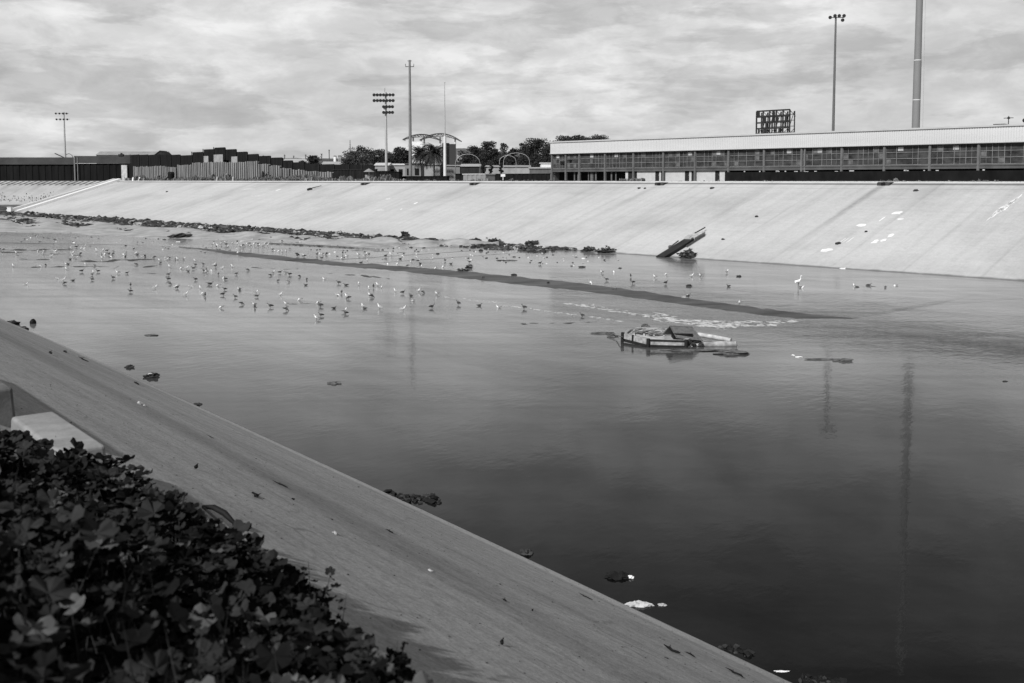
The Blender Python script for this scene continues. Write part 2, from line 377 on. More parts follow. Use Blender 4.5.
def upper_sheet():
    mb = MB(); rows = []
    def interp(lst, t):
        i = min(int(t), len(lst) - 2); f = t - i
        A, B_ = lst[i], lst[i + 1]
        return tuple(a + (b - a) * f for a, b in zip(A, B_)) if isinstance(A, tuple) else A + (B_ - A) * f
    n = (len(ledge_top) - 1) * 12
    for i in range(n + 1):
        t = i / 12; zt = interp(ledge_z, t); tp = interp(ledge_top, t); bt = interp(ledge_bot, t)
        j = noise.noise(Vector((i * .35, 0, 0))) * 1.0 + noise.noise(Vector((i * 1.1, 9, 0))) * .8 if zt > .05 else 0; j2 = noise.noise(Vector((i * .5, 4, 0))) * 1.0 + noise.noise(Vector((i * 1.4, 2, 0))) * .8 if zt > .05 else 0
        P1 = at(tp[0], tp[1] + j, zt); P0 = at(bt[0], bt[1] - .4 + j2, -.03)
        far_local = (P1 - F0).dot(E); P2 = F0 + E * far_local + NV * 2.0; D = P2 - P1
        zf = UP
        row = [P0, P0.lerp(P1, .5) + Vector((0, 0, .02)), P1]
        for s_ in (.06, .2, .5, 1.0):
            p = P1 + D * s_; zz = zt + (UP - zt) * min(1, s_ * 1.2) if P1.x > -20 else min(UP, zt + .0); row.append(Vector((p.x, p.y, zz)))
        rows.append(row)
    m = len(rows[0])
    for r in rows: mb.v += [tuple(p) for p in r]
    for i in range(n):
        for k in range(m - 1): mb.f.append((i * m + k, (i + 1) * m + k, (i + 1) * m + k + 1, i * m + k + 1)); mb.mi.append(1 if k < 2 and 18 < i < n - 24 else 0); mb.sm.append(False)
    return mb
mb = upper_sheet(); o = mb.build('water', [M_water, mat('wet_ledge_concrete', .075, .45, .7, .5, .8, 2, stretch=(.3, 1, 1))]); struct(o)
def wz(px, py):      # water level under a pixel
    if px > 850: return 0.0
    for k in range(len(ledge_top) - 1):
        if ledge_top[k][0] <= px <= ledge_top[k + 1][0]:
            f = (px - ledge_top[k][0]) / (ledge_top[k + 1][0] - ledge_top[k][0]); yt = ledge_top[k][1] + f * (ledge_top[k + 1][1] - ledge_top[k][1])
            return ledge_z[k] if py < yt else 0.0
    return 0.0

def patch(pts, z, h, name, m, n=5, seed=0, jit=.5):      # low mound with an irregular outline traced in pixels (upper and lower edge)
    mb = MB(); rows = []
    for i in range(len(pts)):
        x, yt, yb = pts[i]; a = at(x, yt, z); b = at(x, yb, z); row = []
        for k in range(n + 1):
            t = k / n; p = b.lerp(a, t); hh = h * sin(pi * t) * (.38 + 2.0 * noise.noise(Vector((i * .27 + seed, k * .5, 2))) + (1 if h > .2 else 0)) if 0 < i < len(pts) - 1 else 0
            row.append((p.x, p.y, z - .02 + hh))
        rows.append(row)
    for r in rows: mb.v += r
    for i in range(len(rows) - 1):
        for k in range(n): mb.f.append((i * (n + 1) + k, (i + 1) * (n + 1) + k, (i + 1) * (n + 1) + k + 1, i * (n + 1) + k + 1)); mb.mi.append(0); mb.sm.append(True)
    o = mb.build(name, m); struct(o); return o
def densify(ks, step, jit, seed):
    rr = random.Random(seed); out = []; x = ks[0][0]
    while x < ks[-1][0]:
        for a, b in zip(ks, ks[1:]):
            if a[0] <= x <= b[0]:
                f = (x - a[0]) / (b[0] - a[0]); yt = a[1] + f * (b[1] - a[1]); yb = a[2] + f * (b[2] - a[2]); break
        out.append((x, yt + rr.uniform(-jit, jit), yb + rr.uniform(-jit, jit))); x += step * rr.uniform(.6, 1.4)
    out.append(ks[-1]); return out
# pale mud shelf under the wrack line, and the silt at the mouth of the side channel
patch(densify([(-60, 214, 234), (0, 214, 232), (60, 218, 233), (150, 225, 238), (260, 233, 243), (350, 238, 247), (430, 242, 248), (500, 245, 247)], 7, .5, 1), .02, .35, 'mud_shelf', mat('pale_drying_mud', .34, .6, .4, .35, .8, 3), 6)
patch(densify([(-80, 203, 216), (0, 203, 216), (12, 204, 214), (22, 209, 213.4)], 5, .2, 2), .2, .3, 'mud_bar', M_dmud, 5)
bars = [([(-30, 246, 250), (20, 248, 251), (60, 249.2, 250.6), (75, 249.6, 250.2)], .07), ([(0, 250.5, 253), (14, 251, 253.5), (26, 252.5, 253.2)], .05),
        ([(18, 258.6, 259.3), (36, 258.6, 260), (52, 259, 259.6)], .06), ([(72, 260.4, 261.2), (90, 260.6, 262.2), (104, 259.5, 262.4), (126, 259.3, 261.8), (140, 259.2, 260.2), (155, 259, 259.6)], .10),
        ([(30, 267, 267.6), (60, 266.2, 267.4), (95, 266, 267.6), (120, 266.2, 267)], .06), ([(108, 267, 269), (112, 267.4, 269.6), (118, 266, 267)], .06), ([(142, 266.4, 268), (150, 265.4, 268.2), (160, 265, 266)], .06),
        ([(112, 253, 254), (118, 254.5, 261), (126, 254, 262)], .04), ([(48, 253.4, 254.2), (58, 253.6, 255), (66, 253.8, 254.6)], .05), ([(40, 255, 255.6), (80, 255.2, 256), (110, 255, 255.8)], .04),
        ([(122, 275.4, 276.2), (136, 273.6, 275), (146, 273.2, 273.8)], .04), ([(140, 273.2, 273.8), (158, 272.8, 274), (168, 272.6, 273.4)], .04), ([(250, 267, 267.6), (266, 268, 269.4), (284, 268.4, 269.8), (298, 268.4, 269)], .05),
        ([(320, 272.8, 273.4), (340, 272.4, 275), (362, 274.4, 277), (392, 278.6, 280.6)], .05), ([(225, 250.6, 251.2), (240, 250.8, 252.4), (268, 252.8, 255)], .04), ([(505, 322, 323), (522, 322.5, 325.4), (560, 322.6, 325), (600, 321.6, 322.4)], .03),
        ([(285, 303.6, 304.4), (300, 303.4, 304.8), (318, 303, 303.8)], .03), ([(262, 242.8, 243.2), (290, 243.4, 244.4), (340, 246.2, 247), (380, 248.8, 249.3)], .04), ([(330, 250, 250.5), (365, 250.4, 251.4), (440, 254, 255)], .04)]
for k, (b, h) in enumerate(bars): patch(densify(b, 3, .25, k + 20), wz(b[0][0] + 5, b[0][1]), h, 'mud_bar', M_dmud, 4, k)

# side channel: slope behind it and its mud floor
def side_slope():
    mb = MB(); uvs = []; n = 24
    for i in range(n + 1):
        x = -900 + (900 - 138) * i / n if i else -900
        for k, (y, z) in enumerate(((334, .6), (337, 1.4), (362.2, BH - .01))):
            mb.v.append((x, y, z)); uvs.append((x, (y - 334) * 1.04))
    for i in range(n):
        for k in range(2): mb.f.append((i * 3 + k, (i + 1) * 3 + k, (i + 1) * 3 + k + 1, i * 3 + k + 1)); mb.mi.append(0); mb.sm.append(False)
    o = mb.build('side_bank', bank_material('side_bank_concrete', .40, 26.3, [(-180 + k * 11, 2.0, .3, 14) for k in range(5)]), uv=uvs); struct(o)
    g = MB(); poly(g, [(-900, 300), ((F0 - E * BLEN).x - 22, (F0 - E * BLEN).y), ((F0 - E * BLEN).x - .5, (F0 - E * BLEN).y), (Tl.x, Tl.y), (-120, 337), (-900, 337.5)], .62); x = g.build('mud_flat', M_mud); struct(x)
    if x.data.polygons[0].normal.z < 0: x.data.flip_normals()
    wl = MB(); q = F0 - E * BLEN
    a, b = Vector((q.x, q.y, -1)), Vector((Tl.x, Tl.y, BH))
    wl.add([(a.x, a.y, -1), (b.x, b.y, -1), (b.x, b.y, BH), (a.x, a.y, 0), (-146, 362, -1), (-146, 362, BH)], [(0, 1, 2, 3), (1, 4, 5, 2)]); struct(wl.build('side_wall', M_conc))
side_slope()
rib = MB()  # added bars, shaped to stand in for shadow stripes on the side slope
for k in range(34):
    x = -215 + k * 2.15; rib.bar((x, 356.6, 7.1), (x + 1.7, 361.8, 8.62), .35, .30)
tag(rib.build('shadow_stripe_bars', M_soil), 'row of short slanted bars standing in for shadow stripes below the long dark wall', 'shadow stripes')
# pale capped edge of the main bank running down to the silt
cp = thing('capped_edge_wall', 'pale concrete edge wall running down the left end of the far bank to the silt', 'edge wall', (F0.x, F0.y, 0), FANG)
sl_ = atan2(BH, RUN)
k = MB(); k.bar((-BLEN - 1.3, -1.0, .35 - 1.0 * BH / RUN), (-BLEN - 1.3, RUN + .3, .35 + BH), 2.6, .8); k.build('cap', M_white, cp)
k = MB(); k.bar((-BLEN - 3.6, -1.6, .3), (-BLEN - 3.6, RUN, BH + .1), 1.8, 1.3); k.build('ledge', M_concL, cp)
o = MB(); o.lo((-.5, -.5, 0), (.5, .5, 1.1)); o.lo((-.58, -.58, 1.1), (.58, .58, 1.25)); p = at(10, 211.6, .5)
tag(o.build('marker_block', M_white, loc=(p.x, p.y, .5)), 'small white block standing on the dark silt at the far left', 'block')

# paint and whitewash marks on the far slope (thin coats of paint, part of the bank)
def bank_patch(mb, px, py, wx, wy, seed, ang=0.0, n=11):
    c = on_bank(px, py, .012); rr = random.Random(seed); pts = []
    up = Vector((NV.x * RUN, NV.y * RUN, BH)).normalized()
    for k in range(n):
        a = 2 * pi * k / n; q = rr.uniform(.6, 1.15); x = cos(a) * wx * q; y = sin(a) * wy * q
        x, y = x * cos(ang) - y * sin(ang), x * sin(ang) + y * cos(ang)
        pts.append(c + E * x + up * y)
    mb.add(pts, [tuple(range(n))])
pm = MB()
for k, (px, py, wx, wy) in enumerate([(861, 225, .55, .6), (897, 213, .6, .7), (900, 219, .35, .35), (875, 241.5, .38, .75), (884, 240, .32, .6), (890.6, 235.5, .3, .6), (826.5, 250, .65, .7), (842, 269, .45, .5), (843, 240, .06, .9), (846, 240, .06, 1.0), (850, 240, .06, 1.2), (882, 219, .12, .9)]):
    bank_patch(pm, px, py, wx, wy, k)
for k in range(9):
    f = k / 8; bank_patch(pm, 992 + 26 * f, 216 - 18 * f, .10 + .30 * sin(pi * min(1, f * 1.1)), 1.6, 40 + k, 0)
for k, (px, py, wx, wy) in enumerate([(249, 189, 3.0, .12), (278, 190, .5, .8), (256, 196, 2.4, .10), (205, 196, 3.2, .10), (430, 208, 1.3, .14), (438, 205, 1.0, .14), (425, 212, .9, .12), (388, 199, .8, .2), (378, 210, 1.5, .12), (416, 203, .3, .6), (421, 207, .3, .6), (402, 209, .3, .7)]):
    bank_patch(pm, px, py, wx, wy, 60 + k, .1)
o = pm.build('paint_marks', mat('whitewash', .72, .8, .15, 1.5)); o['kind'] = 'structure'; 

# ------------------------------------------------------------------ wrack line, rubble, litter
def gp(px, py, z=0.0):
    p = at(px, py, z)
    return on_bank(px, py) if bank_local(p)[1] > 0 else p
def rubble(mb, c, n, sx_, sy_, sz_, rr, mis=1, rz=0):
    for k in range(n):
        x = max(-sx_ * .7, min(sx_ * .7, rr.gauss(0, sx_ * .4))); y = max(-sy_ * .7, min(sy_ * .7, rr.gauss(0, sy_ * .4))); r = rr.uniform(.12, .3) * (sz_ + .15)
        p = Vector((x * cos(rz) - y * sin(rz), x * sin(rz) + y * cos(rz), 0))
        mb.blob((c[0] + p.x, c[1] + p.y, c[2] + r * rr.uniform(.1, .9)), (r * rr.uniform(.7, 1.9), r * rr.uniform(.7, 1.5), r * rr.uniform(.5, 1)), rr.random() * 99, .5, 1, rr.choice(range(mis)), rz=rr.random() * 3)
M_wr = [M_rock, M_dmud, M_wood, mat('mixed_grey_litter', .3, .8, .5, 1)]
mb = MB(); rr = random.Random(5)
for k in range(7800):
    x = rr.uniform(-40, 575) if k < 6300 else rr.uniform(60, 340)
    if 420 < x < 425: continue
    wd = 11.5 if x < 220 else 11.5 - (x - 220) * .026 if x < 430 else 5.5 if x < 545 else 1.4
    y = 213 + (x - 20) * .0667 - .6 + wd * rr.random() ** 1.35; c = gp(x, y, .1); dist = c.y
    if noise.noise(Vector((x * .07, y * .35, 7))) < -.22 and k % 5: continue
    r = rr.uniform(.12, .40) * (dist / 200) * (1 if rr.random() < .9 else 1.6); z = c.z
    mb.blob((c.x, c.y, z + r * .2), (r * rr.uniform(.9, 2.4), r * rr.uniform(.7, 1.2), r * rr.uniform(.45, .9)), rr.random() * 99, .5, 1, rr.choice((0, 0, 0, 1, 1, 1, 1, 2, 2, 3)), rz=rr.random() * 3)
stuff(mb.build('wrack_line', M_wr), 'long dark line of stones, silt and litter along the foot of the far bank', 'debris')
# scattered litter on the pale shelf and shallows
mb = MB()
for k in range(260):
    x = rr.uniform(0, 620); y = 226 + x * .052 + rr.random() ** 1.5 * 16; 
    if x > 420: y = 247 + (x - 420) * .05 + rr.random() * 12
    z0 = wz(x, y); c = at(x, y, z0); r = rr.uniform(.04, .13)
    mb.blob((c.x, c.y, z0 + r * .2), (r * rr.uniform(.9, 2.8), r, r * .6), rr.random() * 99, .5, 1, rr.choice((0, 1, 3)), rz=rr.random() * 3)
stuff(mb.build('shore_litter', [M_rock, M_dmud, M_white]), 'small scattered bits of litter on the pale mud and shallows below the far bank', 'litter')

def ztoe(p, z0=0):
    b = bank_local(p)[1]; return max(z0, b * BH / RUN) if b > 0 else z0
big = [(35, 227.5, 1.9, .5, 'flat dark lump on the mud near the left end of the wrack line'), (93, 227, 2.6, .8, 'long dark mound on the mud below the left part of the wrack line'), (60, 229.5, 1.0, .4, 'low dark lump between two bigger mounds at the left of the wrack line'),
       (147, 229.6, 1.6, .9, 'black rounded lump in the wrack line, left of a flatter one'), (165, 230.6, 2.0, .6, 'flat black lump in the wrack line above the lone lump'), (180, 237.5, 2.0, .7, 'black lump lying alone on the pale mud below the wrack line'),
       (227, 235, 1.8, 1.0, 'dark heap in the wrack line above the packed row of gulls'), (262, 236, 1.6, .8, 'dark heap right of the packed row of gulls'), (390, 240, 1.5, .7, 'dark heap at the foot of the bank below the low poles'), (405, 237.6, .9, 1.1, 'peaked dark heap standing up from the wrack line'),
       (429, 241.2, 1.3, .5, 'flat dark heap at the gap in the wrack line'), (476, 243, 1.3, .9, 'dark shrubby heap left of the round-topped mound'), (532, 245, 1.2, .8, 'dark heap near the right end of the wrack line')]
for k, (x, y, r, h, lab) in enumerate(big):
    p = gp(x, y, .05); z = p.z; r *= .75; h *= .75; mb = MB(); rg = random.Random(k + 90)
    mb.blob((0, 0, h * .2), (r, r * .6, h * .75), k * 3.3, .7, 3, 0, freq=2.2, rz=rg.random())
    for q in range(9): 
        a = rg.random() * 6.28; mb.blob((cos(a) * r * .8, sin(a) * r * .5, .08), (.3 * rg.uniform(.6, 1.4), .25, .2), q + k, .5, 1, rg.choice((0, 1)))
    tag(mb.build('debris_heap', [M_dmud, M_wood], loc=(p.x, p.y, z)), lab, 'debris heap', 'heaps of debris at the foot of the far bank')
# round-topped mound of brush
def brush(name, px, py, w_, h, n, lab, cat, seed, z=None, m=None):
    p = gp(px, py, wz(px, py)); z = p.z if z is None else z; h *= .62; rg = random.Random(seed); mb = MB()
    mb.blob((0, 0, h * .25), (w_ * .5, w_ * .3, h * .5), seed, .8, 3, 0, freq=2.5)
    for k in range(n):
        a = rg.random() * 6.28; d = rg.random() * w_ * .5; q = Vector((cos(a) * d, sin(a) * d * .6, rg.random() * h * .6))
        e = q + Vector((rg.gauss(0, .35 * w_ * .5), rg.gauss(0, .2), abs(rg.gauss(0, h * .35)))); mb.tube([q, (q + e) / 2 + Vector((0, 0, .06)), e], [.05, .04, .015], 5, 1)
        mb.blob(e, (.14 * rg.uniform(.5, 1.6), .12, .10), k, .6, 1, rg.choice((0, 1)))
    return tag(mb.build(name, m or [M_dmud, M_wood], loc=(p.x, p.y, z)), lab, cat)
brush('brush_heap', 494, 244, 1.9, 1.3, 24, 'round-topped dark brush heap rising above the wrack line', 'brush heap', 3)
brush('brush_heap', 589, 251, 1.4, .9, 24, 'left half of the dark tangle of drift at the waterline beyond the weir', 'brush heap', 4)
brush('brush_heap', 606, 252.5, 2.2, .9, 34, 'right and larger half of the dark tangle of drift at the waterline', 'brush heap', 5)
brush('dead_shrub', 688, 257.5, 1.7, 1.3, 26, 'dark dead shrub at the waterline right of the sloping beam', 'dead shrub', 6)
brush('snag', 463, 271, 1.0, .4, 14, 'low dark snag in the shallows just above the dark ledge', 'snag', 7)
brush('snag', 469, 268, .6, .45, 10, 'small upright snag right behind the low one above the dark ledge', 'snag', 8)
def lump(name, px, py, r, lab, cat, seed, m, z=None, rough=.5, sub=3, rz=0.0, group=None):
    z = wz(px, py) if z is None else z; p = at(px, py, z); mb = MB(); mb.blob((0, 0, r[2] * .25), r, seed, rough, sub, 0, freq=1.8, smooth=False, rz=rz)
    return tag(mb.build(name, m, loc=(p.x, p.y, z)), lab, cat, group)
lump('stone', 689, 286.3, (0.25, 0.18, 0.13), 'dark stone in the shallows above the raft', 'stone', 3, M_dmud)
lump('stone', 481, 251, (0.27, 0.21, 0.15), 'dark stone in the far shallows left of a row of litter', 'stone', 4, M_dmud)
lump('stone', 553, 251.2, (0.27, 0.21, 0.17), 'dark stone in the far shallows near the right end of the wrack line', 'stone', 5, M_dmud)
lump('stone', 514, 275.6, (0.30, 0.18, 0.13), 'dark stone near the edge of the ledge, right of the snags', 'stone', 6, M_dmud)
lump('stone', 582, 267.3, (0.30, 0.18, 0.12), 'dark stone in the shallows under the tangle of drift', 'stone', 7, M_dmud)
lump('stone', 739, 276.6, (0.24, 0.18, 0.10), 'dark stone in the shallows right of the bird pair by the far bank', 'stone', 8, M_dmud)
lump('driftwood', 506, 260.6, (1.1, .15, .07), 'thin dark driftwood lying across the far shallows', 'driftwood', 9, M_wood, rz=-.1)
lump('driftwood', 731, 353.5, (.75, .35, .16), 'dark driftwood trailing in the water beside the raft', 'driftwood', 10, M_wood)
lump('driftwood', 700, 350.6, (1.6, .22, .06), 'thin driftwood floating in front of the raft', 'driftwood', 11, M_wood)
lump('driftwood', 844, 361, (.45, .2, .09), 'small dark driftwood far right of the raft', 'driftwood', 12, M_wood)
lump('driftwood', 822, 359.5, (.8, .08, .05), 'thin dark twig floating right of the raft', 'driftwood', 121, M_wood)
lump('driftwood', 602, 333.5, (.7, .12, .07), 'thin dark twig floating left of the raft', 'driftwood', 13, M_wood)
lump('driftwood', 613, 336.5, (.3, .12, .08), 'stubby dark twig at the left corner of the raft', 'driftwood', 131, M_wood)
lump('driftwood', 645, 326.8, (.22, .15, .14), 'dark knob of driftwood behind the raft', 'driftwood', 14, M_wood)
lump('driftwood', 334, 383.6, (.30, .14, .07), 'flat dark driftwood alone in the middle of the smooth water', 'driftwood', 15, M_wood)
lump('driftwood', 151.5, 335.3, (.35, .14, .06), 'flat dark driftwood in the pale water near the left edge', 'driftwood', 16, M_wood)
lump('floating_ball', 33, 323.5, (.19, .19, .24), 'round black ball floating beside the near bank at left', 'ball', 17, M_black, rough=.08)
lump('stone', 130, 367.5, (.20, .15, .10), 'small dark stone close to the near bank', 'stone', 18, M_dmud)
x = lump('stone', 151.5, 377, (.30, .22, .15), 'wet stone with a pale rag on it near the near bank', 'stone', 19, M_dmud)
k = MB(); k.blob((-.03, .02, .13), (.14, .1, .05), 4, .4, 2); k.build('rag', M_white, x)
lump('stone', 198, 404.6, (.16, .12, .05), 'tiny dark stone breaking the surface beside the near bank', 'stone', 20, M_dmud)
lump('stone', 1005, 381.5, (.10, .05, .03), 'speck of dark driftwood at the right edge of the smooth water', 'driftwood', 21, M_dmud)
lump('plastic_scrap', 793, 355.6, (.09, .06, .05), 'pale plastic scrap floating right of the raft', 'litter', 22, M_white)
lump('plastic_scrap', 799, 357.2, (.15, .06, .04), 'larger pale plastic scrap behind the first one right of the raft', 'litter', 23, M_white)
lump('stone', 527, 553.5, (.13, .10, .09), 'small dark stone at the edge of the near bank', 'stone', 24, M_rock)
rg = random.Random(8)
def rag(name, px, py, sx_, sy_, h, lab, m, seed, tip=None):
    p = at(px, py, 0); mb = MB(); n = 9
    for i in range(n):
        for k in range(n):
            u, v = i / (n - 1) * 2 - 1, k / (n - 1) * 2 - 1; q = 1 - .35 * abs(noise.noise(Vector((u * 1.4, v * 1.4, seed))))
            r2 = 1.15 if abs(u) + abs(v) < 1.4 else .8; z = h * (1 - max(abs(u), abs(v)) ** 2) * (.5 + abs(noise.noise(Vector((u * 2.3, v * 2.3, seed + 4)))) * 1.5) + .004
            mb.v.append((u * sx_ * q * r2, v * sy_ * q * r2, z))
    for i in range(n - 1):
        for k in range(n - 1): mb.f.append((i * n + k, (i + 1) * n + k, (i + 1) * n + k + 1, i * n + k + 1)); mb.mi.append(0); mb.sm.append(False)
    o = tag(mb.build(name, m, loc=(p.x, p.y, 0)), lab, 'litter')
    if tip: t = MB(); t.blob(tip, (.07, .06, .04), seed, .4, 2); t.build('pale_corner', M_white, o)
    return o
rag('plastic_bag', 618, 577, .30, .19, .12, 'black plastic bag floating off the near bank', M_black, 3, (.27, -.07, .03))
rag('plastic_bag', 639, 605.5, .33, .10, .09, 'torn white plastic bag washed up at the edge of the near bank', mat('dirty_white_plastic', .42, .6, .4, 5), 6)
lump('plastic_scrap', 662, 605.3, (.08, .05, .03), 'small grey plastic scrap floating next to the torn white bag', 'litter', 25, mat('grey_plastic', .35, .6))
lump('plastic_scrap', 782, 671.5, (.12, .025, .012), 'pale sliver of litter floating at the bottom edge of the photo', 'litter', 26, M_white)
def pile(px, py, n, sx_, sy_, s, lab, seed, rz=0):
    p = at(px, py, 0); mb = MB(); rubble(mb, (0, 0, -.03), n, sx_, sy_, s, random.Random(seed), 3, rz)
    return tag(mb.build('rubble_pile', [M_black, M_dmud, M_black], loc=(p.x, p.y, 0)), lab, 'rubble')
NRZ = atan2(NU.y, NU.x)
pile(413, 499, 70, 1.1, .5, .16, 'pile of dark rubble against the near bank, farther one', 31, NRZ * .0)
pile(396, 495, 10, .5, .25, .2, 'small spur of dark stones left of the farther rubble pile', 36)
pile(736, 651, 60, .38, .28, .06, 'pile of dark rubble against the near bank, nearer one', 32)
pile(822, 682, 70, .55, .22, .06, 'dark rubble heap at the bottom edge of the photo', 33)
pile(10, 323, 12, 1.6, .5, .4, 'row of stones at the foot of the near bank at the left edge', 34, NRZ)
pile(20, 328, 8, 1.2, .3, .3, 'short row of low stones following the first row at the left edge', 35, NRZ)

# things lying on the near slope
def on_near(px, py):
    d = ray(px, py)
    lo_, hi_ = 2.0, 200.0
    f = lambda t: (EYE + d.z * t) - near_z((d * t).dot(NU), (d * t).dot(NN))
    a, b = .001, .12
    for _ in range(60):
        m_ = (a + b) / 2
        if f(m_) > 0: a = m_
        else: b = m_
    return Vector((0, 0, EYE)) + d * a
NSL = Matrix((NU, NN * cos(math.atan(NT)) - Vector((0, 0, sin(math.atan(NT)))), Vector((NN.x * sin(math.atan(NT)), NN.y * sin(math.atan(NT)), cos(math.atan(NT)))))).transposed()
def slope_obj(name, mb, m, px, py, lab, cat, group=None):
    o = mb.build(name, m); p = on_near(px, py); o.matrix_world = Matrix.Translation(p) @ NSL.to_4x4(); return tag(o, lab, cat, group)
def twig(px, py, ln, r, ang, lab, seed, m=None):
    rg = random.Random(seed); mb = MB(); pts = []; 
    for k in range(6):
        t = k / 5 - .5; pts.append((cos(ang) * ln * t + rg.gauss(0, ln * .02), sin(ang) * ln * t + rg.gauss(0, ln * .05), r * .9 + rg.random() * r))
    mb.tube(pts, [r * .5, r, r * .9, r * 1.1, r * .7, r * .3], 6, 0)
    q = Vector(pts[3]); mb.tube([q, q + Vector((cos(ang + .6) * ln * .2, sin(ang + .6) * ln * .2, r * 2))], [r * .6, r * .2], 5, 0)
    return slope_obj('twig', mb, m or M_black, px, py, lab, 'twig')
twig(671, 651, .40, .022, .25, 'black stick lying on the near slope left of the nearer rubble pile', 1)
twig(735, 674, .42, .016, .2, 'black stick lowest down on the near slope', 2)
twig(690, 655, .25, .012, .2, 'thin black stick just behind the end of the bigger one on the slope', 22)
twig(254, 496, .40, .018, .3, 'dark twig on the near slope right of the plants, longest of three in a row', 3)
twig(280, 485, .36, .014, -.3, 'dark thin twig uphill of the two others on the near slope', 4)
twig(293, 500, .14, .012, .9, 'short dark twig right of the other two on the near slope', 5)
twig(50, 354, .5, .035, .1, 'small dark twig on the slope near the left edge', 6)
twig(64, 352, .9, .035, .1, 'dark twig near the water at the left edge of the slope', 7)
twig(81, 359, 1.4, .03, .1, 'long thin dark twig near the water at the left of the slope', 8)
twig(136, 384, .55, .03, .0, 'dark twig close to the water on the upper part of the near slope', 9)
twig(389, 532, .26, .012, .1, 'thin dark twig in the middle of the near slope', 10)
twig(585, 597, .42, .010, .12, 'thin dark twig near the water in the lower part of the slope', 11)
twig(504, 601, .12, .012, .3, 'tiny dark twig in the lower middle of the slope', 12)
twig(195, 469, .08, .03, .3, 'dark crumb on the slope right above the plants', 13)
twig(501, 645, .06, .02, .5, 'dark pebble-like crumb low on the slope', 14)
twig(69, 426, .2, .02, .2, 'dark twig on the slope behind the concrete kerb block', 15)
twig(532, 611, .05, .012, 1, 'tiny dark crumb near the lower end of the slope', 16)
twig(210, 437, .5, .008, .1, 'hair-thin twig on the pale edge of the slope', 17)
def scrap(px, py, s, lab, seed):
    mb = MB(); mb.blob((0, 0, s * .25), (s, s * .5, s * .35), seed, .8, 2); mb.blob((s * .9, .02, s * .15), (s * .5, s * .3, s * .2), seed + 1, .7, 2)
    return slope_obj('paper_scrap', mb, mat('dirty_paper', .38, .7, .3, 9), px, py, lab, 'litter')
scrap(335, 534, .055, 'small white paper scrap in the middle of the near slope', 5)
scrap(430, 571, .04, 'small pale scrap lying downhill of the white one on the slope', 6)
scrap(139, 404, .10, 'pale crumpled scrap high on the near slope', 7)
scrap(144, 406, .06, 'tiny pale scrap beside the crumpled one high on the slope', 8)
# fine grit on the slope
mb = MB(); rg = random.Random(77)
for k in range(1500):
    u = rg.uniform(4, 60) if k % 3 else rg.uniform(6, 26); v = TOPV + .3 + (wline(u) - TOPV - .5) * rg.random(); r = rg.uniform(.004, .011) * (1 if rg.random() < .95 else 1.8)
    p = near_pt(u, v, near_z(u, v)); mb.blob((p.x, p.y, p.z + r * .3), (r * rg.uniform(.8, 2), r, r * .6), k, .3, 1, 0, rz=rg.random() * 3)
stuff(mb.build('grit', [M_rock]), 'fine dark grit and crumbs strewn over the near slope', 'grit')

# foam
mb = MB(); rg = random.Random(9)
paths = [([(565, 303), (590, 307.5), (620, 312), (645, 316), (660, 317.5)], 240, 1.0, .8), ([(655, 317), (675, 320), (700, 324), (720, 326), (740, 325)], 560, 2.4, 1.2), ([(655, 319), (690, 320.5), (730, 322), (770, 322.5), (800, 321)], 420, .9, 1.0), ([(500, 305.5), (530, 309), (560, 313), (600, 318), (622, 321.6)], 200, .4, .7), ([(440, 296), (470, 299.6), (500, 303)], 60, .5, .5), ([(575, 304), (600, 306), (630, 312)], 60, 2.0, .5), ([(700, 326), (740, 326), (775, 325)], 180, 1.0, .8)]
for pts, n, sp_, sc in paths:
    for k in range(n):
        t = rg.random() * (len(pts) - 1); i = int(t); f = t - i; x = pts[i][0] * (1 - f) + pts[i + 1][0] * f; y = pts[i][1] * (1 - f) + pts[i + 1][1] * f + rg.gauss(0, sp_ * .6)
        if noise.noise(Vector((x * .16, y * .9, 1))) < .0 or rg.random() < .35: continue
        p = at(x, y, 0); r = rg.uniform(.015, .06) * sc; mb.blob((p.x, p.y, .008), (r * rg.uniform(3, 9), r * rg.uniform(.35, .8), .018), k, .7, 1, rz=FANG + .25 + rg.gauss(0, .25))
stuff(mb.build('foam', mat('foam', .40, .7, .1, 3)), 'broken white foam of the riffle behind the raft', 'foam')

# ------------------------------------------------------------------ the raft
p = at(655, 346, 0); raft = thing('raft', 'broken pale floating dock with a pitched shelter stranded in the shallows', 'raft', (p.x, p.y, 0))
M_raft = mat('faded_dock_paint', .30, .8, .6, 2.5); M_rubber = mat('dark_rubber', .02, .6, .3, 3)
def L_(px, py, z): q = at(px, py, z) - p; return Vector((q.x, q.y, z))
HT = .42
rim = [L_(622.5, 334.5, HT), L_(648, 339.5, HT), L_(686, 339.5, HT), L_(697, 333, HT), L_(672, 328.8, HT), L_(640, 328.4, HT), L_(628, 330.5, HT)]
mb = MB(); n = len(rim); cen = sum(rim, Vector()) / n
inn = [cen + (v - cen) * .90 for v in rim]
mb.add([(v.x, v.y, HT) for v in rim] + [(v.x, v.y, -.2) for v in rim] + [(v.x, v.y, HT) for v in inn] + [(v.x, v.y, HT - .12) for v in inn],
       [(i, (i + 1) % n, n + (i + 1) % n, n + i) for i in range(n)] + [(i, (i + 1) % n, 2 * n + (i + 1) % n, 2 * n + i)[::-1] for i in range(n)] + [(2 * n + i, 2 * n + (i + 1) % n, 3 * n + (i + 1) % n, 3 * n + i)[::-1] for i in range(n)])
mb.build('hull', M_raft, raft)
mb = MB(); mb.add([(v.x, v.y, HT - .11) for v in inn], [tuple(range(n))])
